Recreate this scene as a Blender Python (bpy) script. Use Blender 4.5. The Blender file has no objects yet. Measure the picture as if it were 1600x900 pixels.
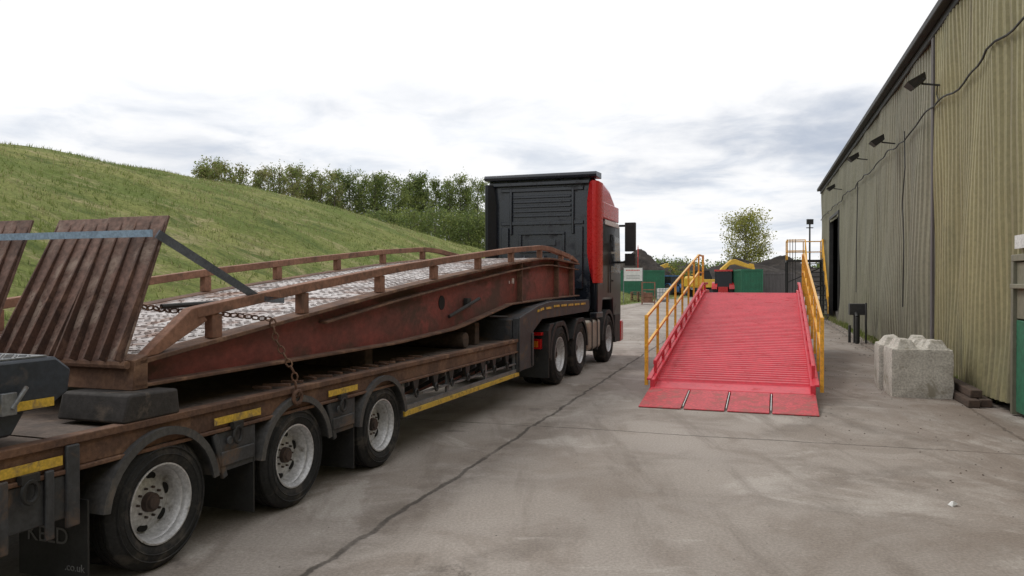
import bpy, bmesh, math, random
import numpy as np
from mathutils import Vector, Matrix
random.seed(7); rng=np.random.default_rng(7)
scene=bpy.context.scene
scene.view_settings.view_transform='Standard'
try: scene.view_settings.look='None'
except Exception: pass
scene.view_settings.exposure=0

# ------------------------------------------------------------ node helpers
class NT:
    def __init__(s,tree): s.t=tree; s.n=tree.nodes; s.l=tree.links
    def new(s,ty,**k):
        n=s.n.new(ty)
        for a,b in k.items(): setattr(n,a,b)
        return n
    def put(s,sock,v):
        if v is None: return
        if isinstance(v,bpy.types.NodeSocket): s.l.new(v,sock)
        else:
            if isinstance(v,(tuple,list)) and len(v)==3 and sock.type=='RGBA': v=(*v,1)
            sock.default_value=v
    def math(s,op,a,b=None,clamp=False):
        n=s.new('ShaderNodeMath',operation=op); n.use_clamp=clamp
        s.put(n.inputs[0],a); s.put(n.inputs[1],b); return n.outputs[0]
    def mix(s,f,a,b,mode='MIX'):
        n=s.new('ShaderNodeMix',data_type='RGBA',blend_type=mode)
        s.put(n.inputs[0],f); s.put(n.inputs[6],a); s.put(n.inputs[7],b); return n.outputs[2]
    def noise(s,vec,scale,detail=5,rough=.55,dist=0):
        n=s.new('ShaderNodeTexNoise'); s.put(n.inputs['Vector'],vec)
        n.inputs['Scale'].default_value=scale; n.inputs['Detail'].default_value=detail
        n.inputs['Roughness'].default_value=rough; n.inputs['Distortion'].default_value=dist
        return n.outputs[0]
    def rng(s,v,a,b,c=0,d=1):
        n=s.new('ShaderNodeMapRange',interpolation_type='SMOOTHSTEP')
        s.put(n.inputs[0],v)
        for i,x in enumerate((a,b,c,d)): n.inputs[i+1].default_value=x
        return n.outputs[0]
    def mapping(s,vec,scale=(1,1,1),rot=(0,0,0),loc=(0,0,0)):
        n=s.new('ShaderNodeMapping'); s.put(n.inputs[0],vec)
        n.inputs['Location'].default_value=loc; n.inputs['Rotation'].default_value=rot; n.inputs['Scale'].default_value=scale
        return n.outputs[0]
    def bump(s,h,strength=.3,dist=.02):
        n=s.new('ShaderNodeBump'); n.inputs['Strength'].default_value=strength; n.inputs['Distance'].default_value=dist
        s.put(n.inputs['Height'],h); return n.outputs[0]

def base_mat(name):
    m=bpy.data.materials.new(name); m.use_nodes=True
    t=NT(m.node_tree); t.n.clear()
    out=t.new('ShaderNodeOutputMaterial'); p=t.new('ShaderNodeBsdfPrincipled')
    t.l.new(p.outputs[0],out.inputs[0])
    co=t.new('ShaderNodeTexCoord').outputs['Object']
    return m,t,p,co
def PM(name,c1,c2=None,scale=3,rough=.7,metal=0,bump=.15,bscale=40,dirt=None,damt=.45,dscale=1.5,stretch=(1,1,1),spec=.5,vary=.25,coat=0):
    m,t,p,co=base_mat(name)
    v=t.mapping(co,scale=stretch)
    c2=c2 or tuple(x*.75 for x in c1)
    f=t.rng(t.noise(v,scale,6,.6),.35,.65)
    col=t.mix(f,c1,c2)
    fine=t.noise(v,scale*9,4,.6)
    g=t.rng(fine,.3,.7,1-vary,1+vary*.5)
    cmb=t.new('ShaderNodeCombineColor'); 
    for i in range(3): t.put(cmb.inputs[i],g)
    col=t.mix(1.0,col,cmb.outputs[0],'MULTIPLY')
    if dirt is not None:
        d=t.rng(t.noise(v,dscale,8,.68,.4),1-damt-.06,1-damt+.1)
        col=t.mix(d,col,dirt)
        t.put(p.inputs['Roughness'],t.math('ADD',t.math('MULTIPLY',d,.9-rough),rough,True))
    else:
        t.put(p.inputs['Roughness'],t.rng(fine,.2,.8,max(0,rough-.08),min(1,rough+.08)))
    t.put(p.inputs['Base Color'],col); p.inputs['Metallic'].default_value=metal
    p.inputs['Specular IOR Level'].default_value=spec
    if coat: p.inputs['Coat Weight'].default_value=coat; p.inputs['Coat Roughness'].default_value=.08
    if bump: t.put(p.inputs['Normal'],t.bump(t.noise(co,bscale,5,.65),bump,.01))
    return m

# ------------------------------------------------------------ geometry helpers
class B:
    def __init__(s): s.v=[];s.f=[];s.m=[]
    def add(s,vs,fs,mi=0):
        o=len(s.v); s.v.extend([tuple(x) for x in vs]); s.f.extend([tuple(o+i for i in f) for f in fs]); s.m.extend([mi]*len(fs)); return s
    def box(s,x0,x1,y0,y1,z0,z1,mi=0):
        vs=[(x,y,z) for z in(z0,z1) for y in(y0,y1) for x in(x0,x1)]
        return s.add(vs,[(0,2,3,1),(4,5,7,6),(0,1,5,4),(2,6,7,3),(0,4,6,2),(1,3,7,5)],mi)
    def pyz(s,poly,x0,x1,mi=0):
        n=len(poly); vs=[(x0,a,b) for a,b in poly]+[(x1,a,b) for a,b in poly]
        fs=[tuple(range(n)),tuple(range(2*n-1,n-1,-1))]+[(i,(i+1)%n,n+(i+1)%n,n+i) for i in range(n)]
        return s.add(vs,fs,mi)
    def pxz(s,poly,y0,y1,mi=0):
        n=len(poly); vs=[(a,y0,b) for a,b in poly]+[(a,y1,b) for a,b in poly]
        fs=[tuple(range(n)),tuple(range(2*n-1,n-1,-1))]+[(i,(i+1)%n,n+(i+1)%n,n+i) for i in range(n)]
        return s.add(vs,fs,mi)
    def tube(s,p0,p1,r0,r1=None,n=8,mi=0,caps=True):
        r1=r0 if r1 is None else r1
        p0=Vector(p0);p1=Vector(p1);d=(p1-p0)
        if d.length<1e-6: return s
        d.normalize(); a=d.orthogonal().normalized(); b=d.cross(a)
        vs=[];fs=[]
        for p,r in((p0,r0),(p1,r1)):
            for i in range(n):
                t=2*math.pi*i/n; vs.append(p+(a*math.cos(t)+b*math.sin(t))*r)
        fs=[(i,(i+1)%n,n+(i+1)%n,n+i) for i in range(n)]
        if caps: fs+= [tuple(range(n-1,-1,-1)),tuple(range(n,2*n))]
        return s.add(vs,fs,mi)
    def path(s,pts,r,n=8,mi=0):
        for a,b in zip(pts[:-1],pts[1:]): s.tube(a,b,r,r,n,mi)
        return s
    def beam(s,p0,p1,w,h,mi=0,up=(0,0,1)):
        p0=Vector(p0);p1=Vector(p1);d=(p1-p0).normalized();up=Vector(up)
        a=d.cross(up)
        if a.length<1e-4: a=d.cross(Vector((1,0,0)))
        a.normalize(); u=a.cross(d).normalized()
        vs=[p+a*(i*w/2)+u*(j*h/2) for p in(p0,p1) for i,j in((-1,-1),(1,-1),(1,1),(-1,1))]
        return s.add(vs,[(0,1,2,3),(7,6,5,4)]+[(i,4+i,4+(i+1)%4,(i+1)%4) for i in range(4)],mi)
    def lathe(s,prof,c,n=40,mi=0,sx=1):
        vs=[];fs=[];k=len(prof)
        for i in range(n):
            t=2*math.pi*i/n
            for x,r in prof: vs.append((c[0]+sx*x,c[1]+r*math.cos(t),c[2]+r*math.sin(t)))
        for i in range(n):
            j=(i+1)%n
            for q in range(k-1): fs.append((i*k+q,i*k+q+1,j*k+q+1,j*k+q))
        return s.add(vs,fs,mi)
    def torus(s,c,R,r,ax1,ax2,n=10,m=5,mi=0,el=1.0):
        a=Vector(ax1).normalized();b=Vector(ax2).normalized();w=a.cross(b);c=Vector(c);vs=[];fs=[]
        for i in range(n):
            t=2*math.pi*i/n; d=a*math.cos(t)*el+b*math.sin(t)
            for j in range(m):
                u=2*math.pi*j/m; vs.append(c+d*R+(d.normalized()*math.cos(u)+w*math.sin(u))*r)
        for i in range(n):
            for j in range(m): fs.append((i*m+j,((i+1)%n)*m+j,((i+1)%n)*m+(j+1)%m,i*m+(j+1)%m))
        return s.add(vs,fs,mi)
    def chain(s,pts,L=.07,mi=0):
        k=0
        for p0,p1 in zip(pts[:-1],pts[1:]):
            p0=Vector(p0);p1=Vector(p1);d=p1-p0;n=max(1,int(d.length/L*1.15));dn=d.normalized()
            a=dn.orthogonal().normalized();b=dn.cross(a)
            for i in range(n):
                c=p0+d*((i+.5)/n); s.torus(c,L*.36,L*.11,dn,(a if k%2 else b),8,4,mi,1.5);k+=1
        return s
    def obj(s,name,parent=None,mats=(),bevel=0,smooth=True,seg=2,recalc=True):
        me=bpy.data.meshes.new(name); me.from_pydata(s.v,[],s.f)
        for m in (mats if isinstance(mats,(list,tuple)) else [mats]): me.materials.append(m)
        me.polygons.foreach_set('material_index',s.m)
        if recalc:
            bm=bmesh.new(); bm.from_mesh(me); bmesh.ops.recalc_face_normals(bm,faces=bm.faces); bm.to_mesh(me); bm.free()
        if smooth:
            me.polygons.foreach_set('use_smooth',[True]*len(me.polygons))
            try: me.set_sharp_from_angle(angle=math.radians(35))
            except Exception: pass
        o=bpy.data.objects.new(name,me); scene.collection.objects.link(o)
        if parent: o.parent=parent
        if bevel:
            b=o.modifiers.new('bev','BEVEL'); b.width=bevel; b.segments=seg; b.limit_method='ANGLE'; b.angle_limit=math.radians(40); b.harden_normals=False
        return o
def empty(name,loc=(0,0,0),a=0):
    e=bpy.data.objects.new(name,None); e.location=loc; e.rotation_euler=(0,0,-a); e.empty_display_size=.3
    scene.collection.objects.link(e); return e
def npmesh(name,V,F,mats,mi=None,parent=None,smooth=False):
    me=bpy.data.meshes.new(name); k=F.shape[1]
    me.vertices.add(len(V)); me.vertices.foreach_set('co',V.astype(np.float32).ravel())
    me.loops.add(F.size); me.loops.foreach_set('vertex_index',F.astype(np.int32).ravel())
    me.polygons.add(len(F)); me.polygons.foreach_set('loop_start',np.arange(0,F.size,k,dtype=np.int32))
    me.polygons.foreach_set('loop_total',np.full(len(F),k,dtype=np.int32))
    for m in mats: me.materials.append(m)
    if mi is not None: me.polygons.foreach_set('material_index',mi.astype(np.int32))
    if smooth: me.polygons.foreach_set('use_smooth',np.ones(len(F),dtype=bool))
    me.update(calc_edges=True); me.validate()
    o=bpy.data.objects.new(name,me); scene.collection.objects.link(o)
    if parent: o.parent=parent
    return o

# ------------------------------------------------------------ materials
RUST=PM('rust_steel',(.175,.092,.056),(.10,.054,.037),4,.85,bump=.5,bscale=25,dirt=(.25,.145,.09),damt=.43,dscale=3)
LIPR=PM('lip_rust',(.19,.11,.085),(.12,.068,.052),3,.75,bump=.6,bscale=30,dirt=(.28,.21,.17),damt=.44,dscale=3.5,vary=.4)
LIPD=PM('lip_rib_rust',(.115,.058,.04),(.068,.038,.029),6,.85,bump=.5,bscale=30,dirt=(.19,.11,.08),damt=.42,dscale=5)
RUSTRED=PM('rusty_red_paint',(.22,.050,.040),(.14,.040,.031),1.6,.6,bump=.35,bscale=20,dirt=(.085,.045,.033),damt=.47,dscale=1.3,stretch=(1,1,1.6))
RUSTLT=PM('rusty_rail',(.30,.155,.10),(.21,.105,.068),3,.85,bump=.4,bscale=30,dirt=(.12,.07,.048),damt=.42,dscale=4)
DECKW=PM('worn_ramp_deck',(.56,.53,.52),(.39,.35,.34),3,.6,bump=.9,bscale=14,dirt=(.26,.17,.135),damt=.45,dscale=2.0,vary=.4)
DECKT=PM('trailer_deck',(.14,.105,.085),(.09,.07,.06),4,.8,bump=.6,bscale=22,dirt=(.21,.15,.11),damt=.42,dscale=3)
CHASS=PM('chassis_grey',(.055,.058,.064),(.038,.040,.044),4,.6,bump=.2,dirt=(.135,.092,.068),damt=.43,dscale=3)
GUARD=PM('mudguard_plastic',(.085,.083,.082),(.06,.06,.061),4,.6,bump=.1,dirt=(.15,.128,.108),damt=.42,dscale=5)
NAVY=PM('navy_paint',(.030,.040,.056),(.022,.029,.04),3,.45,bump=.1,dirt=(.10,.085,.075),damt=.38,dscale=5)
TYRE=PM('tyre_rubber',(.028,.028,.029),(.020,.020,.020),6,.8,bump=.2,dirt=(.075,.066,.058),damt=.45,dscale=5,spec=.3)
RIM=PM('steel_rim',(.58,.58,.59),(.48,.48,.49),5,.4,metal=.3,bump=.05,dirt=(.24,.22,.20),damt=.38,dscale=9)
HUB=PM('hub_dark',(.09,.06,.05),(.05,.04,.036),8,.6,metal=.2)
DARK=PM('opening_shade_black',(.008,.008,.008),None,3,.9,bump=0)  # near-black colour stands in for the shade inside openings
YEL=PM('yellow_reflector',(.72,.47,.05),(.60,.39,.05),6,.45,bump=.05,dirt=(.24,.17,.09),damt=.44,dscale=8)
YRAIL=PM('yellow_rail_paint',(.86,.45,.035),(.80,.40,.035),3,.4,bump=.03)
REDP=PM('red_ramp_paint',(.66,.036,.062),(.58,.030,.052),2,.38,bump=.1,bscale=60,dirt=(.52,.075,.085),damt=.38,dscale=4,vary=.12)
REDL=PM('red_lip_paint',(.57,.05,.065),(.48,.045,.055),3,.5,bump=.25,bscale=90,dirt=(.38,.13,.12),damt=.47,dscale=6,vary=.3)
CABK=PM('cab_black_paint',(.010,.012,.018),(.008,.009,.013),2,.3,bump=0,dirt=(.025,.025,.028),damt=.35,dscale=2,coat=.1,spec=.35)
CABR=PM('cab_red_paint',(.54,.012,.014),(.48,.01,.012),2,.3,bump=0,coat=.3,vary=.08)
CABP=PM('cab_dark_plastic',(.012,.017,.028),(.009,.013,.021),3,.25,bump=.03,dirt=(.03,.033,.040),damt=.40,dscale=3,spec=.7)
GLASS=PM('dark_glass',(.010,.013,.016),None,2,.12,bump=0,spec=.3,vary=.05)
WHITE=PM('white_paint',(.74,.74,.72),(.64,.64,.62),4,.5,bump=.03)
LENSR=PM('red_lens',(.62,.015,.015),(.5,.01,.01),8,.2,bump=0)
LENSO=PM('orange_lens',(.7,.2,.02),None,8,.2,bump=0)
ALU=PM('tank_alloy',(.44,.39,.32),(.35,.31,.26),5,.45,metal=.4,bump=.05,dirt=(.12,.10,.08),damt=.38)
STRAP=PM('strap_blue_grey',(.27,.37,.47),(.20,.28,.37),6,.8,bump=.2)
STRAPG=PM('strap_grey',(.15,.175,.21),(.11,.13,.16),6,.8,bump=.2)
RUBBER=PM('rubber_block',(.045,.040,.038),(.03,.027,.025),4,.85,bump=.5,bscale=14,dirt=(.12,.095,.075),damt=.42,dscale=4)
CONC=PM('block_concrete',(.56,.53,.47),(.45,.42,.37),4,.9,bump=1.0,bscale=10,dirt=(.27,.245,.19),damt=.42,dscale=3,vary=.3)
STONE=PM('loose_stone',(.28,.25,.22),(.19,.17,.15),4,.95)
TIMBER=PM('old_timber',(.095,.062,.045),(.06,.042,.032),3,.9,bump=.6,bscale=25,stretch=(6,1,6))
GALV=PM('galvanised',(.24,.25,.26),(.18,.19,.20),5,.5,metal=.4,dirt=(.15,.12,.10),damt=.42,dscale=5)
BLACKM=PM('black_metal',(.018,.018,.018),(.027,.027,.027),5,.6,bump=.1,dirt=(.06,.05,.042),damt=.38,dscale=4)
GREEN=PM('green_paint',(.02,.15,.08),(.018,.12,.065),2,.6,bump=.1,dirt=(.06,.09,.06),damt=.36)
GREYP=PM('grey_brown_sheet',(.13,.12,.12),(.10,.09,.09),2,.7,stretch=(4,4,.4))
EXY=PM('excavator_yellow',(.68,.42,.04),(.58,.35,.03),2,.5,bump=.05,dirt=(.25,.18,.08),damt=.36)
BLUEP=PM('blue_paint',(.03,.12,.28),None,2,.5)
SOIL=PM('dark_soil',(.022,.018,.016),(.04,.032,.026),.6,1,bump=1,bscale=2.2,dirt=(.06,.05,.04),damt=.4,dscale=.5)
BARK=PM('bark',(.13,.11,.085),(.09,.075,.06),3,.95,bump=.5,bscale=10)
def leafmat(n,c1,c2,sc=.35):
    m,t,p,co=base_mat(n)
    col=t.mix(t.rng(t.noise(co,sc,3),.35,.65),c1,c2)
    t.put(p.inputs['Base Color'],col); p.inputs['Roughness'].default_value=.6; p.inputs['Specular IOR Level'].default_value=.25
    tr=t.new('ShaderNodeBsdfTranslucent'); t.put(tr.inputs[0],col)
    mx=t.new('ShaderNodeMixShader'); mx.inputs[0].default_value=.4
    out=[x for x in t.n if x.type=='OUTPUT_MATERIAL'][0]
    t.l.new(p.outputs[0],mx.inputs[1]); t.l.new(tr.outputs[0],mx.inputs[2]); t.l.new(mx.outputs[0],out.inputs[0]); return m
LEAFA=leafmat('leaf_light',(.26,.30,.09),(.19,.24,.07)); LEAFB=leafmat('leaf_dark',(.12,.165,.055),(.15,.20,.065))
LEAFY=leafmat('leaf_yellow_green',(.38,.38,.09),(.28,.30,.07)); LEAFO=leafmat('leaf_olive',(.30,.28,.12),(.22,.22,.09))
BLADE=leafmat('grass_blade',(.20,.24,.07),(.14,.185,.05),.25); BLADE2=leafmat('grass_blade_dry',(.36,.33,.17),(.27,.26,.12),.3)

def wall_mat(name,c1,c2,streak):
    m,t,p,co=base_mat(name)
    v=t.mapping(co,scale=(1,1,.10)); v2=t.mapping(co,scale=(1,1,.04))
    col=t.mix(t.rng(t.noise(v,.9,6,.6),.35,.65),c1,c2)
    col=t.mix(t.math('MULTIPLY',t.rng(t.noise(v2,3.0,5,.7),.53,.73),.65),col,streak)
    sep=t.new('ShaderNodeSeparateXYZ'); t.put(sep.inputs[0],co)
    low=t.math('MULTIPLY',t.rng(sep.outputs[2],1.8,0.0),t.rng(t.noise(v,2.0,6,.7),.35,.65))
    col=t.mix(t.math('MULTIPLY',low,.7),col,(.085,.07,.05))
    gre=t.math('MULTIPLY',t.rng(t.noise(co,.45,6,.7),.52,.7),.4)
    col=t.mix(gre,col,(.135,.14,.08))
    fine=t.rng(t.noise(co,14,5,.7),.3,.7,.85,1.08); cc=t.new('ShaderNodeCombineColor')
    for i in range(3): t.put(cc.inputs[i],fine)
    col=t.mix(1,col,cc.outputs[0],'MULTIPLY')
    t.put(p.inputs['Base Color'],col); p.inputs['Roughness'].default_value=.6
    t.put(p.inputs['Normal'],t.bump(t.noise(co,3,4),.25,.05)); return m
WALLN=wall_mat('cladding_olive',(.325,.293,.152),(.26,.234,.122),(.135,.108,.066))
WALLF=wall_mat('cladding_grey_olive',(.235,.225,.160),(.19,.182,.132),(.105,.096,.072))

# concrete yard
def conc_mat():
    m,t,p,co=base_mat('yard_concrete')
    col=t.mix(t.rng(t.noise(co,.22,6,.6),.38,.62),(.385,.342,.305),(.305,.268,.236))
    col=t.mix(t.math('MULTIPLY',t.rng(t.noise(co,.9,8,.65,.6),.46,.60),.55),col,(.235,.195,.163))
    col=t.mix(t.math('MULTIPLY',t.rng(t.noise(co,.5,8,.7,1.2),.54,.64),.7),col,(.46,.42,.38))
    vs=t.mapping(co,scale=(1,.14,1),rot=(0,0,math.radians(18)))
    col=t.mix(t.math('MULTIPLY',t.rng(t.noise(vs,2.2,7,.65,.5),.50,.66),.45),col,(.18,.15,.125))
    sep=t.new('ShaderNodeSeparateXYZ'); 
    vr=t.mapping(co,rot=(0,0,math.radians(17.6)))
    wob=t.new('ShaderNodeVectorMath',operation='ADD'); t.put(wob.inputs[0],vr)
    nn=t.new('ShaderNodeTexNoise'); nn.inputs['Scale'].default_value=1.7; nn.inputs['Detail'].default_value=8; nn.inputs['Roughness'].default_value=.65; t.put(nn.inputs['Vector'],co)
    sc=t.new('ShaderNodeVectorMath',operation='SCALE'); t.put(sc.inputs[0],nn.outputs['Color']); sc.inputs['Scale'].default_value=.20
    t.put(wob.inputs[1],sc.outputs[0]); t.put(sep.inputs[0],wob.outputs[0])
    def joint(v,off,per,w):
        a=t.math('SUBTRACT',v,off); a=t.math('DIVIDE',a,per); a=t.math('ADD',a,.5); a=t.math('FRACT',a); a=t.math('SUBTRACT',a,.5); a=t.math('ABSOLUTE',a); a=t.math('MULTIPLY',a,per)
        return t.rng(a,w,w*.35)
    j1=joint(sep.outputs[0],-2.46,5.4,.032); j2=joint(sep.outputs[1],9.04,6.3,.024)
    jj=t.math('MAXIMUM',j1,t.math('MULTIPLY',j2,.85))
    vo=t.new('ShaderNodeTexVoronoi',feature='DISTANCE_TO_EDGE'); vo.inputs['Scale'].default_value=.16
    vw=t.new('ShaderNodeVectorMath',operation='ADD'); t.put(vw.inputs[0],co); s2=t.new('ShaderNodeVectorMath',operation='SCALE'); t.put(s2.inputs[0],nn.outputs['Color']); s2.inputs['Scale'].default_value=1.3; t.put(vw.inputs[1],s2.outputs[0]); t.put(vo.inputs['Vector'],vw.outputs[0])
    ck=t.math('MULTIPLY',t.rng(vo.outputs['Distance'],.0035,.0008),t.rng(t.noise(co,.4),.50,.66))
    s4=t.new('ShaderNodeSeparateXYZ'); wb=t.new('ShaderNodeVectorMath',operation='ADD'); t.put(wb.inputs[0],co); t.put(wb.inputs[1],sc.outputs[0]); t.put(s4.inputs[0],wb.outputs[0])
    tread=t.rng(t.noise(co,5,7,.75,.3),.32,.60); acc=None
    for cx,cy,R,w in ((14,1,11.0,.20),(14,1,9.0,.20),(-8,20,13.5,.22),(-8,20,15.7,.22),(18,16,15.2,.25),(18,16,17.3,.2),(9,-6,12.2,.18),(9,-6,14.2,.2),(-2,-4,11.0,.16)):
        dx=t.math('SUBTRACT',s4.outputs[0],cx); dy=t.math('SUBTRACT',s4.outputs[1],cy)
        r=t.math('SQRT',t.math('ADD',t.math('MULTIPLY',dx,dx),t.math('MULTIPLY',dy,dy)))
        a=t.rng(t.math('ABSOLUTE',t.math('SUBTRACT',r,R)),w,w*.45)
        acc=a if acc is None else t.math('MAXIMUM',acc,a)
    tm=t.math('MULTIPLY',t.math('MULTIPLY',acc,tread),t.rng(t.noise(co,.35,3),.40,.60))
    col=t.mix(t.math('MULTIPLY',tm,.35),col,(.14,.118,.10))
    jn=t.math('MULTIPLY',jj,t.rng(t.noise(co,2.5,5,.7),.25,.55,.35,1))
    lines=t.math('MAXIMUM',jn,ck)
    halo=t.math('MULTIPLY',joint(sep.outputs[0],-2.46,5.4,.34),t.rng(t.noise(co,3,6,.7),.38,.62))
    col=t.mix(t.math('MULTIPLY',halo,.5),col,(.17,.14,.115))
    col=t.mix(t.math('MULTIPLY',lines,.85),col,(.065,.055,.047))
    s3=t.new('ShaderNodeSeparateXYZ'); t.put(s3.inputs[0],vr)
    mud=t.math('MULTIPLY',t.rng(s3.outputs[0],.2,3.0),t.rng(t.noise(t.mapping(co,scale=(1,.5,1),rot=(0,0,.5)),1.1,9,.72,.8),.42,.55))
    col=t.mix(t.math('MULTIPLY',mud,.66),col,(.195,.15,.118))
    oil=t.rng(t.noise(co,.75,5,.6,.3),.64,.70); col=t.mix(t.math('MULTIPLY',oil,.5),col,(.12,.10,.09))
    spk=t.rng(t.noise(co,45,4,.8),.35,.7,.78,1.12); cc=t.new('ShaderNodeCombineColor')
    for i in range(3): t.put(cc.inputs[i],spk)
    col=t.mix(1,col,cc.outputs[0],'MULTIPLY')
    t.put(p.inputs['Base Color'],col); t.put(p.inputs['Roughness'],t.rng(t.noise(co,.8,5),.3,.7,.7,.98)); p.inputs['Specular IOR Level'].default_value=.3
    h=t.math('SUBTRACT',t.noise(co,9,9,.7),t.math('MULTIPLY',lines,1.5))
    t.put(p.inputs['Normal'],t.bump(h,.4,.02)); return m
YARD=conc_mat()
def ground_mat():
    m,t,p,co=base_mat('ground_soil_grass')
    col=t.mix(t.rng(t.noise(co,.03,5),.4,.6),(.13,.17,.055),(.20,.21,.08))
    col=t.mix(t.rng(t.noise(co,.12,7,.7),.5,.62),col,(.14,.115,.09))
    t.put(p.inputs['Base Color'],col); p.inputs['Roughness'].default_value=1; t.put(p.inputs['Normal'],t.bump(t.noise(co,3,6),.4,.1)); return m
GROUND=ground_mat()
def hill_mat():
    m,t,p,co=base_mat('hill_grass')
    v=t.mapping(co,scale=(.5,1,1),rot=(0,0,.3))
    col=t.mix(t.rng(t.noise(v,.14,7,.65,.5),.38,.62),(.145,.185,.052),(.25,.26,.09))
    col=t.mix(t.math('MULTIPLY',t.rng(t.noise(v,.40,8,.72,.8),.49,.63),.8),col,(.080,.115,.033))
    col=t.mix(t.math('MULTIPLY',t.rng(t.noise(v,.38,8,.75,1.2),.52,.64),.75),col,(.36,.315,.17))
    f=t.rng(t.noise(co,7,6,.8),.3,.7,.62,1.2); cc=t.new('ShaderNodeCombineColor')
    for i in range(3): t.put(cc.inputs[i],f)
    col=t.mix(1,col,cc.outputs[0],'MULTIPLY')
    t.put(p.inputs['Base Color'],col); p.inputs['Roughness'].default_value=1; p.inputs['Specular IOR Level'].default_value=.1
    t.put(p.inputs['Normal'],t.bump(t.noise(co,5,8,.8),.8,.12)); return m
HILL=hill_mat()

# ------------------------------------------------------------ ground, yard
def sheet(name,pts,z,mat):
    b=B(); b.add([(x,y,z) for x,y in pts],[tuple(range(len(pts)))]); return b.obj(name,None,mat,smooth=False,recalc=False)
sheet('ground',[(-1500,-300),(1500,-300),(1500,2500),(-1500,2500)],-.01,GROUND)
sheet('yard_pavement',[(-14,-14),(22,-14),(55,110),(31,110),(15,75),(-7,17),(-13.5,-1)],0,YARD)
# ------------------------------------------------------------ hill
HA=math.atan(.35); ca,sa=math.cos(HA),math.sin(HA); HO=np.array([-13.0,0.0])
def hill_h(s,t):
    H=np.interp(s,[-80,0,30,42,54,64,75,92,112,150,190,260],[8.5,9.0,9.4,9.6,9.3,8.5,7.3,6.0,4.5,2.2,0,0])
    S=np.sin(np.pi/2*np.clip(t/33,0,1))**1.12
    n=.10*np.sin(s*.31+t*.17)+.07*np.sin(s*.83-t*.41+1)+.05*np.sin(t*1.3+s*.55)+.05*np.sin(s*1.9+2)*np.cos(t*1.1)
    return H*S+n*np.clip(t/6,0,1)*np.clip(H/4,0,1)-.02
def hill_xy(s,t): return HO[0]+s*sa-t*ca, HO[1]+s*ca+t*sa
ss=np.arange(-80,262,1.0); tt=np.concatenate([np.arange(0,44,.75),np.arange(44,170,6)])
S_,T_=np.meshgrid(ss,tt,indexing='ij'); X_,Y_=hill_xy(S_,T_); Z_=hill_h(S_,T_)
V=np.stack([X_,Y_,Z_],-1).reshape(-1,3); nt=len(tt); I=(np.arange(len(ss)-1)[:,None]*nt+np.arange(nt-1)[None,:]).ravel()
npmesh('grass_hill',V,np.stack([I,I+nt,I+nt+1,I+1],1)[:, ::-1],[HILL],smooth=True)
def tufts(name,P,hmin,hmax,blades=3,wd=.02):
    n=len(P); k=blades
    P=np.repeat(P,k,0)+np.concatenate([rng.normal(0,.05,(n*k,2)),np.zeros((n*k,1))],1)
    h=rng.uniform(hmin,hmax,(n*k,1)); az=rng.uniform(0,np.pi,(n*k,1)); w=rng.uniform(.5,1.3,(n*k,1))*wd
    d=np.concatenate([np.cos(az),np.sin(az),np.zeros_like(az)],1)*w
    lean=np.concatenate([rng.normal(0,.35,(n*k,2))*h,h],1)
    V=np.stack([P-d,P+d,P+lean],1).reshape(-1,3); F=np.arange(len(V)).reshape(-1,3)
    pn=np.sin(P[:,0]*.45+P[:,1]*.2)+np.sin(P[:,1]*.5-P[:,0]*.31+2)
    return npmesh(name,V,F,[BLADE,BLADE2],(rng.random(len(F))<(.34+.16*pn)).astype(int))
n=46000
s_=6+rng.random(n)**1.6*125; t_=rng.random(n)*35+.1
x_,y_=hill_xy(s_,t_)
keep=(np.sin(x_*.9+y_*.35)+np.sin(y_*.8-x_*.5+1)+np.sin(x_*.27-y_*.19))/3+rng.random(n)*1.3>.15
P=np.stack([x_,y_,hill_h(s_,t_)-.02],1)
sel=(x_/y_>-.85)&keep; P=P[sel]; tufts('hill_grass_tufts',P,.07,.25,3,.02)
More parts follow.
